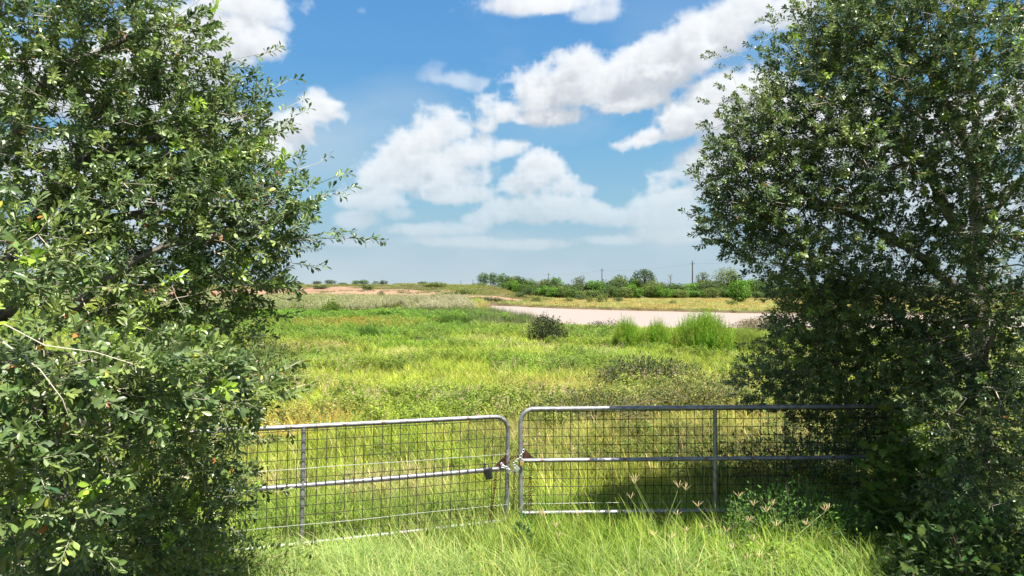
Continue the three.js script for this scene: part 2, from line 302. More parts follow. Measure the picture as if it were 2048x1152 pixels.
const vineLeaf = lobedLeaf();

class Leaves {                                         // a growing list of leaves: matrix and colour
  constructor() { this.m = []; this.c = []; this.k = []; }
  add(p, dir, up, size, color, kind = 0, wide = 1) {
    const z = _z.copy(dir).normalize(), x = _x.crossVectors(up, z); if (x.lengthSq() < 1e-6) x.set(1, 0, 0); x.normalize(); const y = _y.crossVectors(z, x);
    this.m.push(x.x * size * wide, x.y * size * wide, x.z * size * wide, 0, y.x * size, y.y * size, y.z * size, 0, z.x * size, z.y * size, z.z * size, 0, p.x, p.y, p.z, 1); this.c.push(color[0], color[1], color[2]); this.k.push(kind);
  }
  get count() { return this.k.length; }
  // the biggest leaves in view become parts of their own, all others one mass per leaf shape
  build(parent, geos, mat, singles, partName = 'leaf', massName = 'foliage') {
    const n = this.count, own = new Set();
    if (singles) {
      const rank = [];
      for (let i = 0; i < n; i++) { const x = this.m[i * 16 + 12], y = this.m[i * 16 + 13], d = -this.m[i * 16 + 14]; if (d < 0.6) continue; const u = CX + x / d * F, v = CY - (y - EYE) / d * F; if (u > 4 && u < 2044 && v > 4 && v < 1148) rank.push([Math.hypot(this.m[i * 16 + 8], this.m[i * 16 + 9], this.m[i * 16 + 10]) / d, i]); }
      rank.sort((a, b) => b[0] - a[0] || a[1] - b[1]); for (const [, i] of rank.slice(0, singles)) own.add(i);
    }
    const mats = new Map();
    for (const i of own) {
      const q = [0, 1, 2].map((k) => Math.round(Math.sqrt(this.c[i * 3 + k]) * 16) / 16), key = q.join();
      if (!mats.has(key)) { const mm = mat.clone(); mm.color.setRGB(...q.map((v) => v * v)); mats.set(key, mm); }
      const o = part(partName, geos[this.k[i]], mats.get(key), parent); o.matrix.fromArray(this.m, i * 16); o.matrix.decompose(o.position, o.quaternion, o.scale);
    }
    for (let g = 0; g < geos.length; g++) {
      const idx = []; for (let i = 0; i < n; i++) if (this.k[i] === g && !own.has(i)) idx.push(i);
      if (!idx.length) continue;
      const im = new THREE.InstancedMesh(geos[g], mat, idx.length); im.name = massName; im.userData.kind = 'stuff'; im.castShadow = im.receiveShadow = true;
      im.instanceColor = new THREE.InstancedBufferAttribute(new Float32Array(idx.length * 3), 3);
      idx.forEach((i, j) => { for (let k = 0; k < 16; k++) im.instanceMatrix.array[j * 16 + k] = this.m[i * 16 + k]; for (let k = 0; k < 3; k++) im.instanceColor.array[j * 3 + k] = this.c[i * 3 + k]; });
      parent.add(im);
    }
  }
}
const _x = V(0, 0, 0), _y = V(0, 0, 0), _z = V(0, 0, 0);
const jitter = (r, s) => V((r() - 0.5) * s, (r() - 0.5) * s, (r() - 0.5) * s);
const onSphere = (r) => { const z = r() * 2 - 1, a = r() * 6.2832, k = Math.sqrt(1 - z * z); return V(k * Math.cos(a), z, k * Math.sin(a)); };

// ------------------------------------------------------------------ the two oaks beside the gate
function growOak({ name, label, seed, trunk, limbs, lobes, tips, leafSize, leavesPerSprig, singles, hue, extra }) {
  const r = rng(seed), base = trunk[0].clone(), t = thing(name, label, 'tree', null, V(base.x, 0, base.z)), off = V(base.x, 0, base.z);
  const nodes = [];                                    // p, parent, path length
  const addNode = (p, parent) => { nodes.push({ p, parent, len: parent < 0 ? 0 : nodes[parent].len + p.distanceTo(nodes[parent].p), kids: [], r: 0 }); if (parent >= 0) nodes[parent].kids.push(nodes.length - 1); return nodes.length - 1; };
  const poly = (pts, parent) => { let last = parent; for (let k = 0; k < pts.length; k++) { if (last >= 0) { const a = nodes[last].p, d = a.distanceTo(pts[k]), n = Math.max(1, Math.round(d / 0.22)); const a0 = a.clone(); for (let i = 1; i <= n; i++) last = addNode(a0.clone().lerp(pts[k], i / n).add(i < n ? jitter(r, 0.05) : V(0, 0, 0)), last); } else last = addNode(pts[k].clone(), -1); } return last; };
  poly(trunk, -1);
  const nearest = (p) => { let b = 0, bd = 1e9; for (let i = 0; i < nodes.length; i++) { const d = nodes[i].p.distanceToSquared(p); if (d < bd) { bd = d; b = i; } } return b; };
  for (const l of limbs) poly(l.slice(1), nearest(l[0]));
  const pts = [];
  for (const [c, rx, ry, rz, n, shell = 0.5] of lobes) for (let i = 0; i < n * (extra?.more ?? 1); i++) { const d = onSphere(r), k = Math.pow(r(), shell); const p = V(c.x + d.x * rx * k, c.y + d.y * ry * k, c.z + d.z * rz * k); if (p.y > 0.12) pts.push({ p, c }); }
  const root = trunk[trunk.length - 1];
  pts.sort((a, b) => a.p.distanceToSquared(root) - b.p.distanceToSquared(root));
  const ends = [];
  const join = (p) => {
    let b = 0, bd = 1e9;
    for (let i = 0; i < nodes.length; i++) { const q = nodes[i], dx = q.p.x - p.x, dy = q.p.y - p.y, dz = q.p.z - p.z, d = Math.sqrt(dx * dx + dy * dy + dz * dz) + 0.22 * q.len + (dy > 0 ? dy * 0.3 : 0); if (d < bd) { bd = d; b = i; } }
    const a = nodes[b].p, d = a.distanceTo(p), n = Math.max(1, Math.round(d / 0.2)), mid = a.clone().lerp(p, 0.5).add(V((r() - 0.5) * d * 0.25, (r() - 0.2) * d * 0.2, (r() - 0.5) * d * 0.25)); let last = b; const a0 = a.clone();
    for (let i = 1; i <= n; i++) { const u = i / n, q = a0.clone().multiplyScalar((1 - u) * (1 - u)).addScaledVector(mid, 2 * u * (1 - u)).addScaledVector(p, u * u); last = addNode(q, last); }
    return last;
  };
  for (const q of pts) ends.push([join(q.p), q.c, null]);
  for (const [a, b, n] of tips) { let last = join(a); const m = Math.max(2, Math.round(a.distanceTo(b) / 0.09)), mid = a.clone().lerp(b, 0.5).add(jitter(r, 0.08)); for (let i = 1; i <= m; i++) { const u = i / m, q = a.clone().multiplyScalar((1 - u) * (1 - u)).addScaledVector(mid, 2 * u * (1 - u)).addScaledVector(b, u * u); last = addNode(q, last); if (r() < (n ?? 0.8)) ends.push([last, null, b.clone().sub(a).normalize()]); } }
  for (let i = nodes.length - 1; i >= 0; i--) { const q = nodes[i]; if (!q.kids.length) q.r = 0.0022; else { let s = 0; for (const k of q.kids) s += Math.pow(nodes[k].r, 2.25); q.r = Math.pow(s, 1 / 2.25); } }
  const cap = extra?.trunkRadius ?? 0.2, kk = (cap - 0.008) / (nodes[0].r - 0.008); for (const q of nodes) if (q.r > 0.008) q.r = 0.008 + (q.r - 0.008) * kk;
  // chains of nodes become branches
  const twigs = new Soup(), stack = [[0, -1]], big = [];
  while (stack.length) {
    const [start, from] = stack.pop(), chain = from >= 0 ? [from] : []; let k = start; chain.push(k);
    while (nodes[k].kids.length) { const kids = nodes[k].kids.slice().sort((a, b) => nodes[b].r - nodes[a].r); for (const o of kids.slice(1)) stack.push([o, k]); k = kids[0]; chain.push(k); }
    const P = chain.map((i) => nodes[i].p.clone().sub(off)), R = chain.map((i) => nodes[i].r); if (from >= 0) R[0] = R[1];
    if (R[0] > 0.011) big.push([R[0], P, R]); else { const v = 0.75 + 0.6 * r(); twigs.tube(P, R.map((q) => Math.max(q, 0.0018)), 3, [v, v * 0.97, v * 0.93], false); }
  }
  big.sort((a, b) => b[0] - a[0]);
  big.forEach(([, P, R], i) => { const s = new Soup(); s.tube(P, R, i < 8 ? 10 : 6); part(i ? 'branch' : 'trunk', s.geo(), barkMat, t); });
  const tw = part('twigs', twigs.geo(), twigMat, t); tw.userData.kind = 'stuff';
  // leafy sprigs
  const L = new Leaves(), up = V(0, 1, 0), middle = V(0, 0, 0); for (const [c] of lobes) middle.add(c); middle.divideScalar(lobes.length);
  for (const [k, c, fixed] of ends) {
    const q = nodes[k], par = nodes[Math.max(0, q.parent)].p, out = q.p.clone().sub(c ?? middle).normalize(), dir = fixed ? fixed.clone().add(jitter(r, 1.1)).normalize() : q.p.clone().sub(par).normalize().multiplyScalar(0.7).addScaledVector(out, 0.6).add(V(0, 0.32, 0)).add(jitter(r, 0.9)).normalize();
    const len = (fixed ? 0.09 : 0.19) * (0.7 + 0.7 * r()), n = Math.round(leavesPerSprig * (fixed ? 0.32 : 0.7 + 0.6 * r())), young = r() < 0.035, col = hue(r, q.p, young);
    const e = q.p.clone().addScaledVector(dir, len); twigsLater.push(q.p.clone().sub(off), e.clone().sub(off));
    const sx = V(0, 1, 0).cross(dir); if (sx.lengthSq() < 1e-4) sx.set(1, 0, 0); sx.normalize(); const sy = dir.clone().cross(sx);
    for (let i = 0; i < n; i++) {
      const u = 0.15 + 0.85 * Math.pow((i + r()) / n, 0.75), a = i * 2.4 + r() * 0.8, rad = sx.clone().multiplyScalar(Math.cos(a)).addScaledVector(sy, Math.sin(a));
      const p = q.p.clone().addScaledVector(dir, len * u), ld = dir.clone().multiplyScalar(0.45 + 0.5 * u).addScaledVector(rad, 0.85).add(V(0, -0.05, 0)).add(jitter(r, 0.5));
      const nv = up.clone().multiplyScalar(0.75).addScaledVector(dir, 0.3).add(jitter(r, 1.15)); let cc = col; const w = r();
      if (w < 0.006) cc = [0.3, 0.13, 0.035]; else if (w < 0.012) cc = [0.34, 0.33, 0.04];
      if (w > 0.89) cc = [cc[0] * 0.6 + 0.1, cc[1] * 0.6 + 0.115, cc[2] * 0.6 + 0.062]; const v = 0.6 + 0.8 * r(); L.add(p.sub(off), ld, nv, leafSize * (0.6 + 0.6 * r()) * (young ? 1.1 : 1), [cc[0] * v, cc[1] * v, cc[2] * v], Math.floor(r() * 3));
    }
  }
  const st = new Soup(); for (let i = 0; i < twigsLater.length; i += 2) st.tube([twigsLater[i], twigsLater[i + 1]], [0.0024, 0.001], 3, [0.9, 0.95, 0.75], false); twigsLater.length = 0;
  const sp = part('sprig_stems', st.geo(), twigMat, t); sp.userData.kind = 'stuff';
  // leaves were stored about the tree's base: singles are chosen by where they stand
  const keep = L.m; for (let i = 0; i < L.count; i++) { keep[i * 16 + 12] += off.x; keep[i * 16 + 14] += off.z; }
  const inner = new Leaves(); inner.m = keep; inner.c = L.c; inner.k = L.k;
  const holder = new THREE.Group(); inner.build(holder, oakLeaves, oakLeafMat, singles);
  for (const c of [...holder.children]) { if (c.isInstancedMesh) for (let j = 0; j < c.count; j++) { c.instanceMatrix.array[j * 16 + 12] -= off.x; c.instanceMatrix.array[j * 16 + 14] -= off.z; } else c.position.sub(off); t.add(c); }
  console.log(name, 'leaves', L.count, 'nodes', nodes.length, 'branches', big.length, 'trunk r', nodes[0].r);
  return t;
}
const twigsLater = [];
const lb = (px, py, d, rx, ry, rz, n, shell) => [at(px, py, d), rx * d / F, ry * d / F, rz, n, shell];
const tp = (x0, y0, d0, x1, y1, d1 = d0, n) => [at(x0, y0, d0), at(x1, y1, d1), n];
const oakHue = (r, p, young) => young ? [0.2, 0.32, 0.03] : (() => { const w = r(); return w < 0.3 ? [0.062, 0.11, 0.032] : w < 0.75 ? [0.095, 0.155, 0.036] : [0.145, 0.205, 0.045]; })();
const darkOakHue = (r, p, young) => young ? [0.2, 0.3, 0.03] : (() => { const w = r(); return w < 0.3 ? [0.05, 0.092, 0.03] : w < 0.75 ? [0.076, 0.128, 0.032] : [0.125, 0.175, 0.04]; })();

growOak({
  name: 'oak_tree', label: 'large leafy oak at the left edge, its twigs reaching over the left gate', seed: 5,
  trunk: [V(-4.35, -0.1, -5.2), V(-4.3, 1.2, -5.15), V(-4.2, 2.4, -5.1), V(-4.05, 3.8, -5.1), V(-3.9, 5.2, -5.2), V(-3.7, 6.6, -5.2)],
  limbs: [[V(-4.25, 1.9, -5.1), at(60, 690, 4.4), at(270, 520, 4.6), at(480, 450, 4.9)], [V(-4.3, 2.1, -5.1), at(-120, 560, 2.9), at(20, 655, 2.7), at(90, 692, 2.7), at(190, 705, 2.75), at(300, 740, 2.9), at(420, 800, 3.2)],
    [V(-4.3, 1.8, -5.1), at(-90, 600, 2.7), at(0, 680, 2.6), at(80, 740, 2.6), at(125, 800, 2.6), at(140, 845, 2.7), at(240, 950, 3.1)],
    [V(-4.2, 2.7, -5.1), at(150, 330, 4.8), at(380, 260, 5.1), at(520, 220, 5.4)], [V(-4.1, 3.5, -5.1), at(120, 130, 4.8), at(300, 60, 5.1), at(400, 0, 5.3)],
    [V(-4.2, 2.5, -5.1), at(200, 440, 4.9), at(420, 420, 5), at(600, 400, 5.1)], [V(-4.3, 1.3, -5.1), at(150, 840, 4.8), at(300, 900, 4.7), at(430, 920, 4.7)], [V(-4.0, 4.2, -5.1), V(-3.6, 5.2, -4.2), V(-3.1, 5.6, -3.6)],
    [V(-4.1, 4, -5.1), V(-5.2, 5, -5.6), V(-6.2, 5.6, -6)], [V(-4.3, 2.2, -5.2), V(-5.6, 3, -5), V(-6.8, 3.4, -4.8)]],
  lobes: [lb(60, 60, 4.6, 190, 140, 0.9, 190), lb(240, 60, 5, 150, 110, 0.7, 150), lb(330, 150, 5.2, 110, 110, 0.6, 110), lb(120, 250, 4.7, 190, 110, 0.8, 160), lb(330, 270, 5.2, 170, 90, 0.6, 180), lb(470, 245, 5.4, 75, 60, 0.4, 60),
    lb(400, 330, 5.1, 140, 62, 0.5, 105), lb(100, 400, 4.6, 170, 110, 0.8, 150), lb(300, 420, 4.9, 190, 90, 0.7, 190), lb(470, 440, 5, 125, 85, 0.5, 115), lb(575, 395, 5.1, 48, 34, 0.3, 18), lb(540, 468, 5.1, 60, 36, 0.4, 24),
    lb(495, 555, 5.1, 60, 46, 0.4, 32), lb(360, 560, 5, 150, 80, 0.6, 130), lb(150, 560, 4.4, 160, 90, 0.7, 110), lb(40, 520, 3.2, 80, 90, 0.4, 50), lb(420, 645, 5.1, 90, 42, 0.4, 34), lb(280, 640, 5, 100, 50, 0.4, 45),
    lb(60, 740, 2.9, 110, 70, 0.35, 24), lb(200, 770, 3, 150, 60, 0.35, 70), lb(330, 770, 3.4, 120, 60, 0.4, 60), lb(430, 780, 3.8, 95, 55, 0.4, 48), lb(495, 775, 4.3, 48, 45, 0.3, 18), lb(40, 880, 2.7, 70, 110, 0.3, 50), lb(120, 990, 2.9, 90, 80, 0.35, 40),
    lb(230, 880, 3.8, 150, 80, 0.5, 100), lb(370, 900, 4.3, 90, 80, 0.5, 70), lb(280, 1010, 4.4, 130, 90, 0.6, 100), lb(405, 1000, 4.6, 65, 75, 0.4, 46), lb(200, 1090, 4.6, 170, 70, 0.6, 95), lb(360, 1090, 4.7, 80, 70, 0.5, 50), lb(40, 1080, 4.2, 90, 90, 0.5, 60),
    [V(-4.4, 6.6, -5.2), 1.7, 1.1, 1.6, 150], [V(-6.0, 5.4, -5.6), 1.5, 1.4, 1.6, 110], [V(-6.6, 3.3, -4.9), 1.3, 1.2, 1.5, 90], [V(-3.2, 5.6, -3.8), 1.1, 0.7, 0.9, 70], [V(-5.6, 1.6, -5.6), 1.0, 0.9, 1.2, 60]],
  tips: [tp(390, 135, 5.3, 545, 104, 5.5, 0.9), tp(420, 60, 5.3, 432, 15, 5.4), tp(470, 240, 5.3, 576, 162, 5.5), tp(520, 250, 5.3, 600, 204, 5.5), tp(540, 290, 5.3, 592, 232, 5.4), tp(350, 100, 5.2, 425, 62, 5.3), tp(540, 355, 5, 640, 325, 5.2), tp(600, 380, 5, 682, 348, 5.2), tp(600, 415, 5, 684, 385, 5.1), tp(560, 410, 5, 600, 318, 5.1),
    tp(590, 480, 5, 752, 478, 5.2, 0.65), tp(560, 485, 5, 690, 462, 5.1), tp(560, 520, 5, 632, 532, 5.1), tp(540, 590, 5, 582, 600, 5.1), tp(480, 640, 5, 580, 628, 5.1), tp(420, 690, 5, 520, 672, 5.1), tp(460, 790, 4, 596, 725, 4.3), tp(490, 820, 4.1, 610, 770, 4.4), tp(430, 900, 4.3, 545, 880, 4.5, 0.5), tp(440, 960, 4.5, 550, 985, 4.6), tp(500, 830, 4.2, 590, 860, 4.4, 0.4), tp(430, 1050, 4.6, 490, 1075, 4.6), tp(260, 640, 3, 420, 715, 3.2, 0.3)],
  leafSize: 0.057, leavesPerSprig: 25, singles: 300, hue: oakHue, extra: { trunkRadius: 0.15, more: 1.15 },
});
growOak({
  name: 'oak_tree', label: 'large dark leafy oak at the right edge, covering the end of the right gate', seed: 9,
  trunk: [V(6.2, -0.1, -8.9), V(6.1, 1.3, -8.9), V(6.0, 2.8, -8.8), V(5.9, 4.4, -8.7), V(5.8, 6, -8.6), V(5.6, 8, -8.6)],
  limbs: [[V(6.0, 2.7, -8.8), at(1850, 520, 8), at(1700, 430, 7.6), at(1560, 370, 7.3)], [V(6, 3.2, -8.8), at(1850, 330, 7.8), at(1700, 220, 7.5), at(1590, 130, 7.3)], [V(5.9, 4.6, -8.7), at(1850, 130, 7.6), at(1720, 30, 7.4)], [V(6.1, 2.0, -8.9), at(1800, 640, 8.4), at(1650, 700, 8.8), at(1550, 760, 9.2)],
    [V(6.1, 1.7, -8.9), V(5.0, 2.3, -7.2), V(4.4, 2.4, -6.6)], [V(6, 3.6, -8.8), V(5.6, 4.4, -7.2), V(5.2, 4.8, -6.5)], [V(6, 3.9, -8.8), V(7.6, 5, -9.2), V(9, 5.4, -9.6)], [V(5.9, 4.6, -8.7), V(5.2, 6, -9.8), V(4.6, 6.6, -10.4)], [V(6.1, 2.2, -8.9), at(1780, 600, 9), at(1600, 560, 9)]],
  lobes: [lb(1720, 40, 7.4, 130, 95, 0.8, 190), lb(1880, 40, 7.2, 180, 120, 1.0, 260), lb(1640, 130, 7.4, 95, 70, 0.6, 110), lb(1770, 190, 7.3, 160, 100, 0.9, 230), lb(1950, 200, 7, 150, 120, 0.9, 220), lb(1600, 240, 7.3, 120, 75, 0.6, 140), lb(1500, 270, 7.3, 75, 55, 0.4, 60),
    lb(1680, 320, 7.3, 170, 90, 0.8, 210), lb(1500, 350, 7.3, 100, 75, 0.5, 125), lb(1850, 350, 7.2, 160, 100, 0.8, 190), lb(2000, 400, 6.8, 110, 120, 0.7, 140), lb(1600, 420, 7.4, 150, 80, 0.7, 170), lb(1480, 445, 7.4, 75, 65, 0.5, 90), lb(1562, 512, 7.4, 78, 56, 0.5, 95), lb(1730, 480, 7.6, 140, 70, 0.7, 120), lb(1900, 480, 7.4, 130, 60, 0.8, 90),
    lb(1640, 600, 8, 76, 76, 0.6, 180), lb(1730, 600, 8.2, 140, 80, 0.8, 260), lb(1880, 590, 8, 140, 70, 0.8, 120), lb(1990, 640, 7.2, 100, 130, 0.7, 150), lb(1620, 700, 8.8, 100, 75, 0.6, 190), lb(1565, 765, 9.4, 80, 62, 0.5, 150), lb(1760, 720, 8.6, 150, 80, 0.9, 330), lb(1900, 740, 7.6, 140, 90, 0.8, 300), lb(1680, 810, 9.6, 120, 60, 0.7, 220), lb(1660, 890, 9.8, 90, 60, 0.6, 90),
    lb(1800, 840, 8.8, 110, 70, 0.5, 180), lb(1960, 860, 6.8, 120, 100, 0.6, 200), lb(1850, 930, 8.8, 170, 90, 0.9, 240), lb(1970, 1010, 6.7, 100, 90, 0.6, 150), [V(5.4, 7.0, -8.6), 2.3, 1.4, 2.2, 330], [V(7.6, 5.6, -9.4), 1.9, 1.7, 2.2, 200], [V(5.2, 5.6, -6.9), 1.5, 0.9, 1.1, 120], [V(5.5, 4.3, -6.3), 1.1, 0.8, 0.8, 110], [V(5.0, 2.7, -5.5), 0.75, 0.55, 0.6, 120], [V(5.2, 4.0, -5.2), 0.9, 0.6, 0.8, 120], [V(5.9, 2.9, -6.9), 0.9, 0.9, 0.8, 90], [V(8.2, 3, -9), 1.6, 1.6, 2.2, 130], [V(4.9, 6.3, -10.6), 1.9, 1.2, 1.4, 140]],
  tips: [tp(1610, 130, 7.3, 1534, 40, 7.3, 0.95), tp(1620, 60, 7.3, 1590, 5, 7.3), tp(1600, 150, 7.3, 1556, 122, 7.3), tp(1560, 200, 7.3, 1515, 160, 7.3), tp(1520, 240, 7.3, 1455, 215, 7.3), tp(1530, 230, 7.3, 1478, 205, 7.3), tp(1480, 300, 7.3, 1420, 285, 7.3), tp(1450, 330, 7.3, 1415, 310, 7.3), tp(1450, 370, 7.3, 1388, 350, 7.3), tp(1440, 400, 7.3, 1400, 372, 7.3), tp(1450, 440, 7.4, 1376, 426, 7.4, 0.9), tp(1460, 480, 7.4, 1406, 465, 7.4), tp(1500, 520, 7.4, 1440, 505, 7.4), tp(1540, 555, 7.5, 1500, 545, 7.5), tp(1580, 600, 7.8, 1530, 596, 7.8, 0.7), tp(1580, 640, 8, 1540, 650, 8), tp(1570, 690, 8.8, 1480, 690, 8.8, 0.8), tp(1540, 720, 9, 1485, 735, 9), tp(1530, 790, 9.4, 1480, 805, 9.4), tp(1570, 840, 9.5, 1530, 850, 9.5)],
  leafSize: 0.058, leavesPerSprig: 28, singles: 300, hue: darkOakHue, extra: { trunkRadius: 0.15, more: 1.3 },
});

// ------------------------------------------------------------------ gates
function gate(name, label, origin, turn, length, opts) {
  const t = thing(name, label, 'gate', null, origin); t.rotation.y = turn;
  const H = 1.26, R = 0.027, C = 0.17, dir = opts.dir, S = [];      // x runs from the latch side; dir is +1 or -1
  const P = (x, y) => V(dir * x, y, 0);
  const fr = new Soup(), pts = [];
  pts.push(P(length, H)); pts.push(P(C, H));
  for (let k = 1; k <= 7; k++) { const a = Math.PI / 2 * k / 7; pts.push(P(C - Math.sin(a) * C, H - C + Math.cos(a) * C)); }
  pts.push(P(0, 0));
  fr.tube(pts, R, 12); part('frame', fr.geo(), zincMat, t);
  for (const y of [0.0, 0.635]) { const s = new Soup(), sag = []; for (let k = 0; k <= 8; k++) { const u = k / 8; sag.push(P(lerp(y ? R : -0.01, length, u), y + (opts.sag ?? 0) * Math.sin(u * Math.PI))); } s.tube(sag, R * 0.96, 12); part('rail', s.geo(), zincMat, t); }
  for (const x of [length / 2, length]) { const s = new Soup(); s.tube([P(x, -0.01), P(x, H)], R * 0.94, 12); part('stile', s.geo(), zincMat, t); }
  // welded mesh: every wire its own piece
  const zf = opts.front ? R + 0.005 : -R - 0.005, step = 0.1016, r = rng(opts.seed);
  for (let x = step; x < length - 0.02; x += step) { const b = (r() - 0.5) * 0.012, s = new Soup(); s.tube([V(dir * x, 0, zf), V(dir * x + b, H * 0.5, zf + b * 0.5), V(dir * x, H, zf)], 0.0042, 5); part('vertical_wire', s.geo(), wireMat, t); }
  let n = 0;
  for (let y = step; y < H - 0.03; y += step, n++) { const s = new Soup(), line = [], bright = opts.bright.includes(n); for (let k = 0; k <= 12; k++) line.push(V(dir * length * k / 12, y + (r() - 0.5) * 0.01, zf + (opts.front ? 0.005 : -0.005))); s.tube(line, bright ? 0.0028 : 0.0041, 5); part('horizontal_wire', s.geo(), bright ? brightWireMat : wireMat, t); }
  if (opts.front) for (let x = step; x < length - 0.02; x += step) { const s = new Soup(), w = []; for (let k = 0; k <= 8; k++) { const a = -0.6 + k / 8 * 4; w.push(V(dir * x + (k - 4) * 0.004, 0.635 + Math.cos(a) * 0.034, Math.sin(a) * 0.034)); } s.tube(w, 0.0025, 4); part('wire_tie', s.geo(), wireMat, t); }
  // rusty corner plate where the middle rail meets the latch stile
  const sh = new THREE.Shape([new THREE.Vector2(0, 0), new THREE.Vector2(dir * 0.15, 0), new THREE.Vector2(0, 0.15)]);
  const g = new THREE.ExtrudeGeometry(sh, { depth: 0.006, bevelEnabled: false }); g.translate(dir * R * 0.8, 0.635 + R * 0.8, -0.003); part('corner_plate', g, rustMat, t);
  return t;
}
const GD = 8.26;
const leftGate = gate('farm_gate', 'left galvanized mesh gate leaf, swung toward the viewer, with the black padlock on its rail', V(-0.068, EYE - 465 / F * GD, -GD), 0, 4.75, { dir: -1, front: true, bright: [1, 7], seed: 3, sag: -0.015 });
{ // it is hinged nearer the viewer: turn it so, and let its far end hang as it does
  const a = at(602, 1086, 7.42), o = leftGate.position, d = a.clone().sub(o), yaw = Math.atan2(d.z, -d.x), tilt = Math.atan2(d.y, Math.hypot(d.x, d.z));
  leftGate.rotation.set(0, yaw, -tilt, 'YXZ');
}
const rightGate = gate('farm_gate', 'right galvanized mesh gate leaf running into the shade of the dark oak', V(0.105, EYE - 450 / F * GD, -GD), 0, 4.75, { dir: 1, front: false, bright: [0], seed: 4, sag: 0 });
rightGate.rotation.set(0, 0.028, 0.0025, 'YXZ');
leftGate.updateMatrixWorld(); rightGate.updateMatrixWorld();
const onLeft = (x, y, z = 0) => leftGate.localToWorld(V(-x, y, z)), onRight = (x, y, z = 0) => rightGate.localToWorld(V(x, y, z));

// chains
function chain(name, label, pts, group, mat = rustMat, r = 0.0035, pitch = 0.03) {
  const t = thing(name, label, 'chain', group, pts[0].clone()), curve = new THREE.CatmullRomCurve3(pts), n = Math.max(2, Math.round(curve.getLength() / pitch)), link = new THREE.TorusGeometry(pitch * 0.42, r, 5, 10); link.scale(1, 1.55, 1);
  for (let k = 0; k < n; k++) { const u = (k + 0.5) / n, m = part('link', link, mat, t), d = curve.getTangentAt(u); m.position.copy(curve.getPointAt(u)).sub(t.position); m.quaternion.setFromUnitVectors(V(0, 1, 0), d); m.rotateY(k % 2 ? Math.PI / 2 : 0.2); }
}
{
  const y = 0.635, f = 0.045, a = onLeft(0.1, y + 0.07, f), b = onLeft(0, y + 0.0, f + 0.02), c = onLeft(-0.09, y - 0.05, f + 0.01), lockAt = at(1036, 925, GD - 0.08);
  chain('chain', 'pale steel chain joining the two gate leaves above the silver padlock', [a, b, c, at(1028, 927, GD - 0.07), at(1040, 916, GD - 0.07), at(1048, 900, GD - 0.05)], null, steelMat, 0.0045, 0.034);
  chain('chain', 'short dark chain behind the stiles between the two gate leaves', [onLeft(-0.02, y + 0.08, -0.03), at(1026, 915, GD), at(1040, 913, GD + 0.03)], null, rustMat, 0.004, 0.03);
  chain('chain', 'dark chain hanging down from the rail end of the left gate leaf', [onLeft(0.155, y - 0.02, 0.04), onLeft(0.18, y - 0.25, 0.045), onLeft(0.21, y - 0.45, 0.045), onLeft(0.235, 0.05, 0.05)], null, rustMat, 0.004, 0.032);
  chain('chain', 'dark chain hanging straight in the gap, left of the right gate stile', [at(1030, 942, GD - 0.03), at(1028, 975, GD - 0.03), at(1028, 1018, GD - 0.03)], null, rustMat, 0.0035, 0.028);
  chain('chain', 'thin dark chain hanging inside the latch end of the right gate leaf', [onRight(0.125, y - 0.03, 0.035), onRight(0.122, y - 0.3, 0.035), onRight(0.12, 0.05, 0.035)], null, rustMat, 0.0035, 0.028);
}
function rounded(w, h, d, b) { const s = new THREE.Shape(), x = w / 2 - b, y = h / 2 - b; s.moveTo(-x - b, -y); s.lineTo(-x - b, y); s.quadraticCurveTo(-x - b, y + b, -x, y + b); s.lineTo(x, y + b); s.quadraticCurveTo(x + b, y + b, x + b, y); s.lineTo(x + b, -y); s.quadraticCurveTo(x + b, -y - b, x, -y - b); s.lineTo(-x, -y - b); s.quadraticCurveTo(-x - b, -y - b, -x - b, -y); const g = new THREE.ExtrudeGeometry(s, { depth: d - 2 * b * 0.6, bevelEnabled: true, bevelThickness: b * 0.6, bevelSize: b * 0.6, bevelSegments: 2, curveSegments: 4 }); g.translate(0, 0, -d / 2 + b * 0.6); return g; }
function padlock(label, pos, tiltZ, turnY, w, h, d, sh, r, bodyMat, shMat, grooves) {
  const t = thing('padlock', label, 'padlock', null, pos); t.rotation.set(0, turnY, tiltZ, 'YXZ');
  part('lock_body', rounded(w, h, d, 0.006), bodyMat, t);
  const s = new Soup(), pts = [], k = w * 0.3; pts.push(V(-k, h / 2 - 0.005, 0), V(-k, h / 2 + sh - k, 0)); for (let i = 1; i < 8; i++) { const a = Math.PI * (1 - i / 8); pts.push(V(Math.cos(a) * k, h / 2 + sh - k + Math.sin(a) * k, 0)); } pts.push(V(k, h / 2 + sh - k, 0), V(k, h / 2 - 0.005, 0)); s.tube(pts, r, 8); part('shackle', s.geo(), shMat, t);
  const g = new THREE.CylinderGeometry(w * 0.14, w * 0.14, 0.004, 14); g.translate(0, -h / 2 - 0.005, 0); part('keyhole', g, shMat, t);
  if (grooves) for (const x of [-0.2, 0.2]) { const b = new THREE.BoxGeometry(w * 0.06, h * 0.86, 0.003); b.translate(w * x, 0, d / 2 + 0.0045); part('rib', b, bodyMat, t); }
  return t;
}
{
  const p = onLeft(0.265, 0.6, 0.07);
  padlock('big black key safe padlock hung over the middle rail of the left gate', p, 0.2, -0.25, 0.075, 0.115, 0.046, 0.062, 0.006, blackMat, blackMat, true);
  padlock('silver padlock hanging on the pale chain in the gap between the gates', at(1034, 938, GD - 0.1), 0.75, 0.1, 0.048, 0.046, 0.022, 0.036, 0.0045, steelMat, steelMat);
  padlock('small brass padlock hanging at the latch stile of the right gate', at(1044, 928, GD - 0.06), 0.06, 0, 0.044, 0.042, 0.02, 0.034, 0.0042, brassMat, steelMat);
}
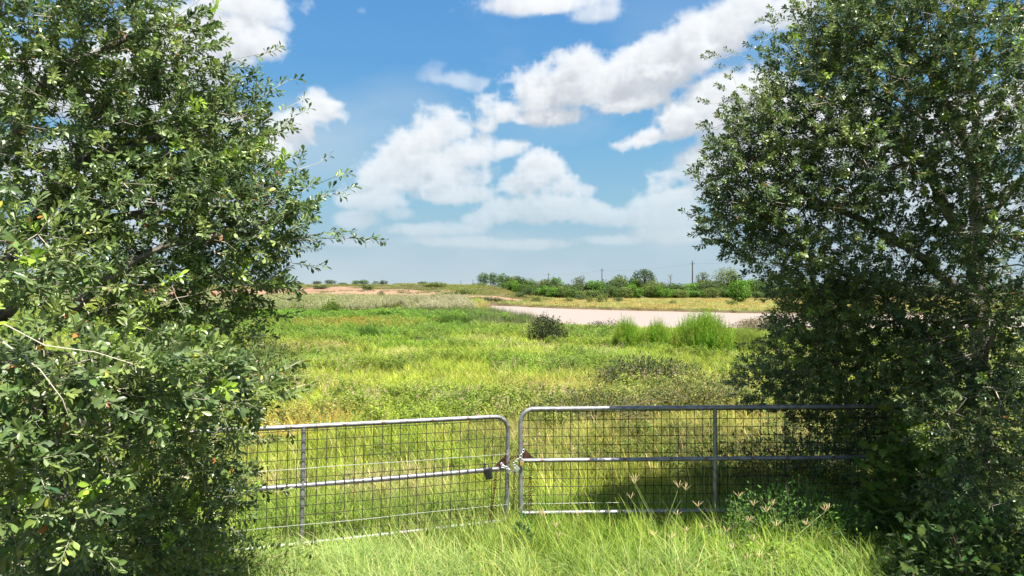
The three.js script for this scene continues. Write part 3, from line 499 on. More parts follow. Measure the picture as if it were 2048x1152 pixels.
{ const t = thing('drop_rod_block', 'small rusty block under the bottom rail of the left gate leaf', 'latch block', null, onLeft(0.24, -0.02, 0.035)); part('block', rounded(0.09, 0.05, 0.04, 0.006), rustMat, t); const s = new Soup(); s.tube([V(0.02, -0.02, 0), V(0.07, -0.17, 0)], 0.008, 6); part('pin', s.geo(), rustMat, t); }

// ------------------------------------------------------------------ meadow plants
function blade(s, x, z, h, az, lean, droop, w, segs, c, y0 = 0) {
  const ca = Math.cos(az), sa = Math.sin(az); let prev = null;
  for (let k = 0; k <= segs; k++) {
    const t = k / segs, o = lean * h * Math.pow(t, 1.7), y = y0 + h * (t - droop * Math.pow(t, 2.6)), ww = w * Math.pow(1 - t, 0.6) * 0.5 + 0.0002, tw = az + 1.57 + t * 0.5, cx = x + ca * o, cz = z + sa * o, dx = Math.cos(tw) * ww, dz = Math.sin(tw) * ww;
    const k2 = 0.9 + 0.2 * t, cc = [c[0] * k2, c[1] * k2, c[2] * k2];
    if (k === segs) { const a = s.v(cx, y, cz, cc); s.t(prev[0], prev[1], a); } else { const a = s.v(cx - dx, y, cz - dz, cc), b = s.v(cx + dx, y, cz + dz, cc); if (prev) s.q(prev[0], prev[1], b, a); prev = [a, b]; }
  }
}
function tuft(seed, n, spread, h0, h1, w, lean, droop, segs, straw = 0.12) {
  const r = rng(seed), s = new Soup();
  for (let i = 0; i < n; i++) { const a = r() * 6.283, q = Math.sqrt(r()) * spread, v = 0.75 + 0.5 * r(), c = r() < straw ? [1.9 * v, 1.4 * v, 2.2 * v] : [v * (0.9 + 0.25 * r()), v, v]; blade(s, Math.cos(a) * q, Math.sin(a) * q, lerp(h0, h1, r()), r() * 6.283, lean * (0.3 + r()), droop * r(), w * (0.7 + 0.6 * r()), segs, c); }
  return s.geo();
}
function flatLeaf(s, p, d, n, len, wid, c) {
  const z = d.clone().normalize(), x = n.clone().cross(z).normalize(), y = z.clone().cross(x), at2 = (u, v, l) => s.v(p.x + x.x * u + z.x * v + y.x * l, p.y + x.y * u + z.y * v + y.y * l, p.z + x.z * u + z.z * v + y.z * l, c);
  const a = at2(0, 0, 0), b = at2(-wid / 2, len * 0.5, wid * 0.12), e = at2(wid / 2, len * 0.5, wid * 0.12), m = at2(0, len * 0.5, -wid * 0.05), f = at2(0, len, -len * 0.12); s.t(a, m, b); s.t(a, e, m); s.t(b, m, f); s.t(m, e, f);
}
function weed(seed, stems, h, leaf, n, ratio = 0.45, tip = null) {
  const r = rng(seed), s = new Soup();
  for (let k = 0; k < stems; k++) {
    const az = r() * 6.283, lean = 0.15 + 0.35 * r(), hh = h * (0.6 + 0.5 * r()), bx = (r() - 0.5) * 0.12, bz = (r() - 0.5) * 0.12, P = (t) => V(bx + Math.cos(az) * lean * hh * t * t, hh * t, bz + Math.sin(az) * lean * hh * t * t);
    s.tube([P(0), P(0.5), P(1)], [0.004, 0.003, 0.0015], 3, [0.9, 0.8, 0.9], false);
    for (let i = 0; i < n; i++) { const t = 0.15 + 0.85 * (i + r()) / n, a = i * 2.4 + r(), v = 0.75 + 0.5 * r(), last = tip && t > 0.72; flatLeaf(s, P(t), V(Math.cos(a), 0.35 + 0.3 * r(), Math.sin(a)), V((r() - 0.5) * 0.8, 1, (r() - 0.5) * 0.8), leaf * (0.6 + 0.6 * r()) * (last ? 0.6 : 1), leaf * ratio * (0.7 + 0.5 * r()), last ? tip.map((q) => q * v) : [v, v, v]); }
  }
  return s.geo();
}
function plume(seed, stems, h) {                        // tall grass with pale feathery heads
  const r = rng(seed), s = new Soup();
  for (let k = 0; k < stems; k++) {
    const az = r() * 6.283, hh = h * (0.65 + 0.5 * r()), bx = (r() - 0.5) * 0.5, bz = (r() - 0.5) * 0.5, lean = 0.05 + 0.2 * r(), P = (t) => V(bx + Math.cos(az) * lean * hh * t * t, hh * t, bz + Math.sin(az) * lean * hh * t * t);
    s.tube([P(0), P(0.5), P(1)], 0.005, 3, [0.7, 0.7, 0.4], false);
    for (let i = 0; i < 16; i++) { const t = 0.62 + 0.38 * (i + r()) / 16, a = r() * 6.283, v = 0.8 + 0.4 * r(); flatLeaf(s, P(t), V(Math.cos(a), 0.7, Math.sin(a)), V(0, 1, 0.3), 0.11, 0.045, [1.45 * v, 1.4 * v, 1.55 * v]); }
    for (let i = 0; i < 4; i++) blade(s, bx, bz, hh * (0.4 + 0.4 * r()), r() * 6.283, 0.5, 0.3, 0.016, 3, [0.55, 0.75, 0.35]);
  }
  return s.geo();
}
function seedGrass(seed) {                              // wiry stems with finger-like seed heads
  const r = rng(seed), s = new Soup();
  for (let k = 0; k < 5; k++) {
    const az = r() * 6.283, hh = 0.5 + 0.35 * r(), lean = 0.2 + 0.4 * r(), P = (t) => V(Math.cos(az) * lean * hh * t * t, hh * t, Math.sin(az) * lean * hh * t * t); s.tube([P(0), P(0.5), P(1)], [0.0022, 0.0018, 0.0012], 3, [0.5, 0.6, 0.28], false);
    for (let i = 0; i < 7; i++) { const a = i / 7 * 6.283 + r(), e = P(1), d = V(Math.cos(a) * 0.7, 0.9, Math.sin(a) * 0.7).normalize(), f = e.clone().addScaledVector(d, 0.06 + 0.03 * r()); s.tube([e, e.clone().lerp(f, 0.5).add(V(0, 0.006, 0)), f], [0.0016, 0.0026, 0.001], 3, [0.62, 0.45, 0.36], false); }
  }
  return s.geo();
}
const grassNear = [tuft(1, 22, 0.09, 0.2, 0.52, 0.007, 0.5, 0.45, 5), tuft(2, 24, 0.1, 0.15, 0.42, 0.006, 0.7, 0.6, 5), tuft(3, 18, 0.09, 0.22, 0.52, 0.0095, 0.6, 0.4, 5, 0.16)];
const grassMid = [tuft(4, 22, 0.15, 0.14, 0.42, 0.012, 0.9, 0.7, 4), tuft(5, 22, 0.16, 0.1, 0.36, 0.013, 1.1, 0.9, 4, 0.2)];
const grassFar = [tuft(6, 18, 0.35, 0.18, 0.5, 0.03, 0.8, 0.6, 3), tuft(7, 18, 0.35, 0.12, 0.42, 0.035, 1.0, 0.8, 3, 0.2)];
const weedGeo = [weed(11, 4, 0.42, 0.06, 16), weed(12, 5, 0.34, 0.05, 18, 0.35), weed(13, 3, 0.5, 0.075, 14, 0.5)];

const stuff = new Map();
function grow(name, label, category, geo, mat) { if (!stuff.has(name)) stuff.set(name, { label, category, sets: new Map() }); const s = stuff.get(name).sets; const key = geo.uuid; if (!s.has(key)) s.set(key, { geo, mat, m: [], c: [] }); return s.get(key); }
const _q = new THREE.Quaternion(), _e = new THREE.Euler(), _m = new THREE.Matrix4(), _s = V(1, 1, 1), _p = V(0, 0, 0);
function plant(set, x, z, turn, sx, sy, color, tilt = 0, tiltZ = 0, y = null) { _e.set(tilt, turn, tiltZ); _q.setFromEuler(_e); _m.compose(_p.set(x, y ?? ground(x, z) - 0.01, z), _q, _s.set(sx, sy, sx)); set.m.push(...(_m.elements)); set.c.push(color[0], color[1], color[2]); }
function flushStuff() {
  for (const [name, { label, category, sets }] of stuff) {
    const many = sets.size > 1, top = many ? thing(name, label, category) : null; if (top) top.userData.kind = 'stuff';
    for (const { geo, mat, m, c } of sets.values()) {
      if (!c.length) continue;
      const im = new THREE.InstancedMesh(geo, mat, c.length / 3); im.instanceMatrix.array.set(m); im.instanceColor = new THREE.InstancedBufferAttribute(new Float32Array(c), 3); im.castShadow = im.receiveShadow = true; im.userData.kind = 'stuff';
      if (many) { im.name = 'clump_mass'; top.add(im); } else { im.name = numbered(name); tag(im, label, category); scene.add(im); }
    }
  }
}
const shore = (x, z) => z < -36 && z > -75 && x > -6 ? lerp(0.35, 1, sm(-1, -11, pondSide(x, z))) : 1;
const mixc = (a, b, t) => a.map((v, k) => lerp(v, b[k], t));
const GREEN = [0.14, 0.265, 0.026], YGREEN = [0.225, 0.31, 0.03], STRAW = [0.41, 0.385, 0.155], LUSH = [0.13, 0.285, 0.022], ORANGE = [0.38, 0.26, 0.06], GOLD = [0.5, 0.42, 0.08], OLIVE = [0.13, 0.145, 0.03];
const spot = (x, z, cx, cz, rx, rz) => { const q = Math.hypot((x - cx) / rx, (z - cz) / rz) + 0.3 * n3(x * 0.6, 44, z * 0.6); return sm(1.15, 0.7, q); };
function meadowColor(x, z, r) {
  const a = fbm(x * 0.22, 51, z * 0.14, 3), b = fbm(x * 0.6 + 9, 52, z * 0.4, 3), d = -z;
  let c = mixc(YGREEN, GREEN, 0.8 * sm(-0.25, 0.4, a + 0.5 * b));
  c = mixc(c, STRAW, 0.55 * sm(0.05, 0.42, b - 0.3 * a) * (0.6 + 0.4 * r()));
  c = mixc(c, LUSH, 0.45 * sm(0.15, 0.4, fbm(x * 0.3, 55, z * 0.2 + 3, 3)));
  c = mixc(c, LUSH, 0.7 * spot(x, z, -14, -70, 16, 9)); c = mixc(c, LUSH, 0.5 * spot(x, z, -10, -45, 9, 7));
  c = mixc(c, ORANGE, 0.4 * r() * spot(x, z, -11.5, -54, 5, 4)); c = mixc(c, GOLD, 0.6 * spot(x, z, -4.5, -14.5, 1.1, 1.6)); c = mixc(c, ORANGE, 0.4 * spot(x, z, -10, -32, 2.5, 3));
  c = mixc(c, [0.27, 0.27, 0.06], 0.7 * spot(x, z, 4, -17, 5, 8));
  if (x > -6 && d > 80) c = mixc(c, mixc([0.27, 0.22, 0.06], [0.2, 0.24, 0.06], sm(-0.2, 0.3, a)), 0.85 * sm(80, 100, d));
  const v = 0.62 + 0.72 * r() + 0.25 * n3(x * 1.7, 58, z * 1.2); if (r() < 0.1) c = mixc(c, r() < 0.5 ? STRAW : OLIVE, 0.8); return c.map((q) => q * v);
}
{
  let i2 = 0; const r = rng(101), ring = (d0, d1, perM2, fn) => { const n = Math.round(0.82 * (d1 * d1 - d0 * d0) * perM2); for (let i = 0; i < n; i++) { const d = Math.sqrt(lerp(d0 * d0, d1 * d1, r())), x = (r() * 2 - 1) * (d * 0.82), z = -d; if (d > 45 && pondSide(x, z) > -0.15) continue; fn(x, z, d); } };
  const G = (geo) => grow('meadow_grass', 'green and yellow meadow grass spreading from the gates to the pond', 'grass', geo, grassMat), Wd = (geo) => grow('leafy_weeds', 'low leafy weeds growing among the meadow grass', 'weeds', geo, softLeafMat);
  ring(5.4, 9.2, 150, (x, z) => { const c = mixc(meadowColor(x, z, r), [0.13, 0.27, 0.03], 0.45), k = 0.75 + 0.5 * r(); plant(G(grassNear[Math.floor(r() * 3)]), x, z, r() * 6.28, k, k * (0.7 + 0.5 * r()), c, (r() - 0.5) * 0.3, (r() - 0.5) * 0.3); });
  ring(9.2, 14, 110, (x, z) => { const c = meadowColor(x, z, r), k = 0.8 + 0.5 * r(); plant(G(grassNear[Math.floor(r() * 3)]), x, z, r() * 6.28, k, k * (0.6 + 0.5 * r()), c, (r() - 0.5) * 0.3, (r() - 0.5) * 0.3); });
  ring(14, 32, 46, (x, z) => { const c = meadowColor(x, z, r), k = 0.8 + 0.6 * r(); plant(G(grassMid[Math.floor(r() * 2)]), x, z, r() * 6.28, k, k * (0.7 + 0.5 * r()), c, (r() - 0.5) * 0.3, (r() - 0.5) * 0.3); });
  ring(32, 78, 13, (x, z) => { const c = meadowColor(x, z, r), k = 0.8 + 0.6 * r(); plant(G(grassFar[Math.floor(r() * 2)]), x, z, r() * 6.28, k, k * shore(x, z) * (0.6 + 0.6 * r()), c); });
  ring(78, 215, 1.7, (x, z) => { if (bareness(x, z) > 0.15 + 0.3 * r()) return; const c = meadowColor(x, z, r), k = 1.3 + 1.0 * r(); plant(G(grassFar[Math.floor(r() * 2)]), x, z, r() * 6.28, k, k * 0.55, moundAt(x, z) > 0.1 ? mixc(c, OLIVE, 0.7) : c); });
  ring(5.6, 14, 26, (x, z) => { if (fbm(x * 0.5, 61, z * 0.5, 3) + 0.25 * (x > 2) < 0.02) return; const c = mixc(meadowColor(x, z, r), [0.1, 0.2, 0.03], 0.5); plant(Wd(weedGeo[Math.floor(r() * 3)]), x, z, r() * 6.28, 0.7 + 0.6 * r(), 0.6 + 0.6 * r(), c); });
  ring(14, 40, 27, (x, z) => { if (fbm(x * 0.4, 62, z * 0.4, 3) < -0.12 + 0.2 * r()) return; const c = mixc(meadowColor(x, z, r), r() < 0.25 ? [0.07, 0.12, 0.025] : [0.16, 0.25, 0.03], 0.7 * r()); const k = 0.9 + 0.9 * r(); plant(Wd(weedGeo[Math.floor(r() * 3)]), x, z, r() * 6.28, k, k * 0.85, c); });
  ring(40, 80, 5, (x, z) => { const c = mixc(meadowColor(x, z, r), r() < 0.3 ? [0.06, 0.11, 0.025] : [0.15, 0.25, 0.03], 0.6 * r()), k = 1.4 + r(), sh = shore(x, z); if (sh < 0.6) return; plant(Wd(weedGeo[Math.floor(r() * 3)]), x, z, r() * 6.28, k, k * 0.75 * sh, c); });
  const stalk = [weed(18, 2, 0.95, 0.11, 16, 0.4), weed(19, 3, 0.75, 0.09, 18, 0.5)], yarrow = weed(20, 4, 0.75, 0.05, 20, 0.3, [1.5, 1.25, 1.6]), dead = seedGrass(44);
  ring(11, 46, 0.75, (x, z) => { if (fbm(x * 0.2, 63, z * 0.2, 3) < -0.05) return; const k = 0.7 + 0.6 * r(), w = r(); if (shore(x, z) < 0.9) return; plant(grow('tall_weeds', 'taller single weeds standing out of the meadow grass', 'weeds', w < 0.65 ? stalk[i2++ % 2] : yarrow, softLeafMat), x, z, r() * 6.28, k, k * 0.8, w < 0.35 ? [0.06, 0.12, 0.03] : w < 0.65 ? [0.12, 0.22, 0.035] : [0.25, 0.28, 0.11]); });
  ring(8.6, 34, 2.4, (x, z) => { if (fbm(x * 0.35, 64, z * 0.35, 3) < 0.04) return; const k = 0.8 + 0.5 * r(); plant(grow('dry_stalks', 'thin dry straw stalks standing among the meadow grass', 'weeds', dead, dryMat), x, z, r() * 6.28, k, k * 0.75, [0.85, 0.85, 0.7]); });
  // golden dodder over the grass by the left gate, rusty weeds farther out
  const tangle = weed(15, 9, 0.36, 0.05, 14, 0.16), orangeWeed = weed(16, 4, 0.6, 0.08, 14, 0.4, [1.3, 0.75, 0.8]);
  for (let i = 0; i < 200; i++) { const x = -4.5 + (r() + r() - 1) * 1.6, z = -14.6 + (r() + r() - 1) * 2.2; plant(grow('golden_dodder', 'golden yellow tangled weeds just beyond the left gate', 'weeds', tangle, softLeafMat), x, z, r() * 6.28, 0.9 + 0.7 * r(), 0.7 + 0.7 * r(), mixc(GOLD, STRAW, r() * 0.5)); }
  for (let i = 0; i < 620; i++) { const x = -11.5 + (r() + r() - 1) * 7.5, z = -54 + (r() + r() - 1) * 9 - 1.5 * n3(i, 1, 1); if (fbm(x * 0.5, 73, z * 0.5, 2) < -0.12) continue; plant(grow('rusty_weeds', 'rusty orange weeds in a band before the bright green growth', 'weeds', orangeWeed, softLeafMat), x, z, r() * 6.28, 1 + 0.6 * r(), 0.8 + 0.5 * r(), mixc([0.34, 0.25, 0.05], GREEN, r() * 0.8)); }
  const lush = weed(17, 5, 0.7, 0.16, 12, 0.5);
  for (let i = 0; i < 3800; i++) { const x = -15 + (r() * 2 - 1) * 20, z = -68 + (r() + r() - 1) * 12; if (pondSide(x, z) > -2 || fbm(x * 0.25, 74, z * 0.25, 3) < -0.14) continue; plant(grow('broadleaf_weeds', 'bright green broadleaf growth in a band before the plume grass', 'weeds', lush, softLeafMat), x, z, r() * 6.28, 1.1 + 0.7 * r(), 0.7 + 0.5 * r(), mixc([0.09, 0.23, 0.025], YGREEN, r() * 0.7)); }
  const plumes = [plume(21, 8, 1.5), plume(22, 8, 1.35)];
  for (let i = 0; i < 4200; i++) { const x = -19 + (r() * 2 - 1) * 26, z = -92 + (r() * 2 - 1) * 19; if (x > -2 + 0.1 * (z + 80) - 9 * r() * r() + 3 * n3(z * 0.4, 76, 1) || pondSide(x, z) > -3 || fbm(x * 0.15, 71, z * 0.15, 2) < -0.3) continue; const v = 0.85 + 0.3 * r(); plant(grow('plume_grass', 'pale feathery plume grass in a wide band below the sandy mound', 'grass', plumes[i % 2], softLeafMat), x, z, r() * 6.28, 0.9 + 0.4 * r(), 0.75 + 0.4 * r(), mixc([0.22 * v, 0.25 * v, 0.1 * v], [0.28 * v, 0.28 * v, 0.155 * v], sm(-26, -8, x))); }
  const scrub = tuft(27, 40, 0.6, 0.2, 0.6, 0.05, 1.0, 0.7, 3, 0.2);
  for (let i = 0; i < 1300; i++) { const x = -60 + (r() * 2 - 1) * 75, z = -128 - r() * 60, m = moundAt(x, z); if (m < 0.08 || fbm(x * 0.06, 75, z * 0.2, 3) < 0.06 - 0.2 * sm(0.75, 1, m)) continue; const k = 0.7 + 1.1 * r(); plant(grow('mound_scrub', 'olive scrub tufts scattered over the sandy mound', 'scrub', scrub, softLeafMat), x, z, r() * 6.28, k * 1.7, k * 0.8, mixc([0.17, 0.19, 0.05], [0.1, 0.135, 0.035], r())); }
  const reed = tuft(31, 26, 0.5, 0.7, 1.4, 0.022, 0.16, 0.05, 3, 0.15);
  for (let i = 0; i < 420; i++) { const t = r(), x = lerp(-9, 3.5, t) + (r() + r() + r() - 1.5) * 5, z = lerp(-76, -54, t) + (r() - 0.5) * 10; if (pondSide(x, z) > -0.2 || z > -46) continue; if (r() > sm(6.5, 1, x)) continue; plant(grow('reeds', 'dark green reeds along the near left shore of the pond', 'reeds', reed, grassMat), x, z, r() * 6.28, 0.9 + 0.5 * r(), (0.5 + 0.5 * r()) * (0.45 + 0.55 * sm(6, -1, x)), mixc([0.07, 0.12, 0.03], STRAW, r() * 0.35)); }
  // wiry grass with seed heads at the front
  const sg = [seedGrass(41), seedGrass(42)];
  for (let i = 0; i < 6; i++) { const x = 0.5 + r() * 2.9, z = -6.2 - r() * 1.5; plant(grow('seeding_grass', 'wiry grass with finger-like seed heads in front of the right gate', 'grass', sg[i % 2], dryMat), x, z, r() * 6.28, 0.8 + 0.5 * r(), 0.7 + 0.5 * r(), [0.75, 0.8, 0.5]); }
  // long arching grass in front
  const arch = tuft(43, 34, 0.14, 0.4, 0.85, 0.008, 0.7, 0.5, 6, 0.25);
  for (let i = 0; i < 620; i++) { const x = (i % 3 ? -1.6 + (r() + r() - 1) * 1.3 : (r() * 2 - 1) * 4.5), z = -5.7 - r() * 1.25; plant(grow('arching_grass', 'long pale arching grass in front of the left gate', 'grass', arch, grassMat), x, z, r() * 6.28, 0.7 + 0.4 * r(), 0.55 + 0.42 * r(), mixc([0.16, 0.3, 0.055], [0.44, 0.42, 0.15], r() * r() * 0.6)); }
}

// ------------------------------------------------------------------ shrubs, brambles and tall clumps standing in the meadow
function shrub(name, label, category, { pos, rx, ry, rz, n, leaf, colors, seed, canes = 30, arch = 0.2, mat = softLeafMat, geos = smallLeaves, singles = 0, partName = 'leaf', group, stemColor = [0.2, 0.165, 0.12] }) {
  const r = rng(seed), t = thing(name, label, category, group, pos), st = new Soup(), L = new Leaves(), ends = [];
  for (let k = 0; k < canes; k++) {
    const d = onSphere(r); d.y = Math.abs(d.y); const e = V(d.x * rx, Math.max(0.1, d.y) * ry * (0.85 + 0.3 * r()), d.z * rz), b = V(d.x * rx * 0.25 * r(), 0, d.z * rz * 0.25 * r()), m = b.clone().lerp(e, 0.5).add(V(0, ry * (0.1 + arch * r()), 0)), P = [];
    for (let i = 0; i <= 7; i++) { const u = i / 7; P.push(b.clone().multiplyScalar((1 - u) ** 2).addScaledVector(m, 2 * u * (1 - u)).addScaledVector(e, u * u)); }
    const rad = 0.004 + 0.004 * Math.max(rx, ry) * r(); st.tube(P, P.map((_, i) => rad * (1.1 - i / 8)), 4, stemColor.map((q) => q * (0.7 + 0.6 * r())), false); ends.push(P);
  }
  part('stems', st.geo(), dryMat, t).userData.kind = 'stuff';
  for (let i = 0; i < n; i++) {
    const d = onSphere(r); d.y = Math.abs(d.y) * 1.05 - 0.05; const lump = 1 + 0.22 * n3(d.x * 2.3 + seed, d.y * 2.3, d.z * 2.3) + 0.14 * n3(d.x * 6 + seed, d.y * 6, d.z * 6), k = Math.pow(r(), 0.28) * lump; let p;
    if (r() < 0.3) { const P = ends[Math.floor(r() * ends.length)]; p = P[1 + Math.floor(r() * 7)].clone().add(jitter(r, 0.12 * Math.max(rx, ry))); } else p = V(d.x * rx * k, Math.max(0.03, d.y * ry * k), d.z * rz * k);
    const c = colors[Math.floor(r() * colors.length)], v = 0.7 + 0.6 * r(); L.add(p, d.clone().add(jitter(r, 1.4)), V(0, 1, 0).addScaledVector(d, 0.5).add(jitter(r, 1.2)), leaf * (0.6 + 0.8 * r()), c.map((q) => q * v), Math.floor(r() * geos.length));
  }
  if (singles) { for (let i = 0; i < L.count; i++) { L.m[i * 16 + 12] += pos.x; L.m[i * 16 + 13] += pos.y; L.m[i * 16 + 14] += pos.z; } }
  const h = new THREE.Group(); L.build(h, geos, mat, singles, partName);
  for (const c of [...h.children]) { if (singles) { if (c.isInstancedMesh) for (let j = 0; j < c.count; j++) { c.instanceMatrix.array[j * 16 + 12] -= pos.x; c.instanceMatrix.array[j * 16 + 13] -= pos.y; c.instanceMatrix.array[j * 16 + 14] -= pos.z; } else c.position.sub(pos); } t.add(c); }
  return t;
}
const on = (px, d) => { const x = (px - CX) / F * d; return V(x, ground(x, -d), -d); };
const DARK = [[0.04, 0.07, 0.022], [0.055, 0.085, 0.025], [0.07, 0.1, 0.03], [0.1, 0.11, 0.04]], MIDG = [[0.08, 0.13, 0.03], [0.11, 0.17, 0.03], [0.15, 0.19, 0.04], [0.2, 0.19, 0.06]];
shrub('shrub', 'dark rounded shrub standing alone in the meadow in front of the pond', 'shrub', { pos: on(1095, 38), rx: 1.15, ry: 1.5, rz: 1.1, n: 5200, leaf: 0.09, colors: DARK.map((c) => c.map((v) => v * 0.45)), seed: 301, canes: 60, arch: 0.45 });
shrub('bramble', 'low bramble with arching canes at the pond edge, right of the dark shrub', 'bramble', { pos: on(1210, 47), rx: 1.7, ry: 0.75, rz: 1, n: 1500, leaf: 0.09, colors: DARK, seed: 302, canes: 40, arch: 0.9 });
shrub('bramble', 'bare arching canes leaning out from the dark shrub toward the pond', 'bramble', { pos: on(1146, 42), rx: 1.1, ry: 0.8, rz: 0.7, n: 300, leaf: 0.08, colors: DARK, seed: 303, canes: 16, arch: 1.6 });
shrub('bush', 'leafy olive bush behind the left oak, beyond the left gate', 'bush', { pos: on(528, 20), rx: 1.25, ry: 1.75, rz: 1.2, n: 7200, leaf: 0.065, colors: [...DARK, ...MIDG], seed: 304, canes: 60 });
shrub('bush', 'larger shaded bush half hidden deep behind the left oak', 'bush', { pos: on(330, 19), rx: 1.8, ry: 2.0, rz: 1.3, n: 6000, leaf: 0.07, colors: DARK, seed: 305, canes: 50 });
const VINE = [[0.1, 0.12, 0.03], [0.15, 0.17, 0.035], [0.2, 0.2, 0.05], [0.07, 0.09, 0.03], [0.28, 0.24, 0.08]];
shrub('bramble', 'dark low bramble mound in the meadow right of centre, below the tall grass clumps', 'bramble', { pos: on(1300, 20.5), rx: 2.0, ry: 0.95, rz: 1.0, n: 8000, leaf: 0.07, colors: [...DARK, ...DARK, VINE[0], VINE[1]], seed: 306, canes: 90, arch: 0.6 });
shrub('bramble', 'yellowish bramble sprawl just behind the right gate top rail', 'bramble', { pos: on(1190, 15.2), rx: 1.8, ry: 0.78, rz: 1.2, n: 7500, leaf: 0.055, colors: [...VINE, ...DARK], seed: 307, canes: 90, arch: 0.6 });
shrub('bramble', 'olive bramble sprawl behind the middle stile of the right gate', 'bramble', { pos: on(1400, 16.2), rx: 1.7, ry: 0.85, rz: 1.2, n: 7500, leaf: 0.055, colors: [...VINE, DARK[1], DARK[2]], seed: 308, canes: 80, arch: 0.6 });
shrub('bush', 'round pale green bush in the plume grass at the left', 'bush', { pos: on(665, 68), rx: 1.35, ry: 1.75, rz: 1.3, n: 4200, leaf: 0.14, colors: [[0.12, 0.19, 0.03], [0.16, 0.22, 0.04], [0.1, 0.15, 0.03]], seed: 309, canes: 50 });
shrub('bramble', 'reddish bramble heap at the right end of the pond, beside the dark oak', 'bramble', { pos: on(1520, 47), rx: 2.1, ry: 1.0, rz: 1.4, n: 4200, leaf: 0.09, colors: [[0.09, 0.1, 0.03], [0.13, 0.12, 0.04], [0.2, 0.14, 0.06]], seed: 310, canes: 90, arch: 0.6 });
// feathery tall clumps
function feather(name, label, pos, n, rx, rz, h, seed, colors) {
  const r = rng(seed), t = thing(name, label, 'tall grass', 'tall feathery clumps before the pond', pos), g = [0, 1].map((k) => { const s = new Soup(), q = rng(seed + 50 + k); for (let st = 0; st < 5; st++) { const bx = (q() - 0.5) * 0.24, bz = (q() - 0.5) * 0.24, az = q() * 6.28, lean = 0.05 + 0.14 * q(), hh = 0.7 + 0.4 * q(), P = (u) => V(bx + Math.cos(az) * lean * hh * u * u, hh * u, bz + Math.sin(az) * lean * hh * u * u); s.tube([P(0), P(0.5), P(1)], [0.006, 0.004, 0.001], 3, [0.9, 0.9, 0.9], false); for (let i = 0; i < 46; i++) { const u = 0.12 + 0.88 * (i + q()) / 46, a = q() * 6.28, v = 0.75 + 0.5 * q(); flatLeaf(s, P(u), V(Math.cos(a), 1.1, Math.sin(a)), V(q() - 0.5, 0.4, q() - 0.5), 0.13 * (1.25 - u), 0.013, [v, v, v]); } } return s.geo(); });
  for (let k = 0; k < 2; k++) { const im = new THREE.InstancedMesh(g[k], grassMat, n), c = new THREE.Color(); im.name = 'stalks'; im.userData.kind = 'stuff'; im.castShadow = im.receiveShadow = true; for (let i = 0; i < n; i++) { const a = r() * 6.28, q = Math.sqrt(r()), x = Math.cos(a) * q * rx, z = Math.sin(a) * q * rz, hh = h * (0.42 + 0.55 * Math.pow(r(), 0.8) + 0.2 * n3(x * 2.2, seed, z * 2.2)) * (1.15 - 0.5 * q * q); _e.set((r() - 0.5) * 0.34, r() * 6.28, (r() - 0.5) * 0.34); _q.setFromEuler(_e); _m.compose(_p.set(x, ground(pos.x + x, pos.z + z) - pos.y, z), _q, _s.set(h * 0.75, hh, h * 0.75)); im.setMatrixAt(i, _m); const cc = colors[Math.floor(r() * colors.length)], v = 0.8 + 0.4 * r(); im.setColorAt(i, c.setRGB(cc[0] * v, cc[1] * v, cc[2] * v)); } t.add(im); }
}
const FEN = [[0.13, 0.29, 0.018], [0.19, 0.35, 0.022], [0.25, 0.38, 0.03], [0.28, 0.34, 0.05]];
feather('tall_grass_clump', 'tallest bright green feathery clump, nearest the dark oak', on(1405, 30), 260, 1.3, 0.8, 1.85, 401, FEN);
feather('tall_grass_clump', 'bright feathery clump at the left end of the row, dark at its foot', on(1254, 33), 120, 0.62, 0.6, 1.5, 402, FEN);
feather('tall_grass_clump', 'middle feathery clump between the dark-footed one and the tallest one', on(1312, 33), 160, 0.95, 0.6, 1.45, 403, FEN);
feather('tall_grass_clump', 'paler short feathery clump at the right end of the row under the oak', on(1490, 31), 150, 1.1, 0.7, 1.2, 404, [[0.2, 0.29, 0.04], [0.24, 0.3, 0.05]]);
feather('tall_grass_clump', 'small bright feathery clump in the middle of the meadow, left of centre', on(795, 33), 90, 1.0, 0.6, 0.62, 405, FEN);
feather('tall_grass_clump', 'dark green feathery clump below the rusty weeds, left of centre', on(735, 41), 80, 0.8, 0.5, 0.85, 406, [[0.07, 0.16, 0.02], [0.09, 0.18, 0.025]]);
feather('tall_grass_clump', 'dark feathery clump at the right end of the plume grass by the reeds', on(905, 52), 110, 1.6, 0.7, 1.2, 407, [[0.08, 0.15, 0.02], [0.1, 0.18, 0.03]]);
// shade plants under and beside the right oak, and low growth under the left one
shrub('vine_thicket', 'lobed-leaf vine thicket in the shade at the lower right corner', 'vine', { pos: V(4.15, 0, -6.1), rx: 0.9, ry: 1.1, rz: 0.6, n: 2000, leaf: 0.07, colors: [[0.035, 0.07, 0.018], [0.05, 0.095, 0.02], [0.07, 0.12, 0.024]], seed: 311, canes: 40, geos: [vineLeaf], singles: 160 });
shrub('vine_thicket', 'yellow-green lobed vine climbing over the end of the right gate', 'vine', { pos: V(4.75, 0, -7.9), rx: 0.85, ry: 1.6, rz: 0.5, n: 1700, leaf: 0.1, colors: [[0.08, 0.15, 0.02], [0.12, 0.2, 0.03], [0.17, 0.22, 0.035]], seed: 312, canes: 40, geos: [vineLeaf], singles: 120 });
shrub('weed_bush', 'fine-leaved green weed bush leaning on the lower right gate mesh', 'weeds', { pos: V(3.25, 0, -7.75), rx: 1.15, ry: 0.75, rz: 0.5, n: 5200, leaf: 0.045, colors: [[0.08, 0.17, 0.03], [0.1, 0.2, 0.035], [0.06, 0.13, 0.03]], seed: 313, canes: 70 });
shrub('weed_bush', 'low dark weeds in the shade behind the right gate', 'weeds', { pos: V(4.4, 0, -10.4), rx: 2.2, ry: 0.8, rz: 1.0, n: 5200, leaf: 0.06, colors: DARK, seed: 314, canes: 60 });
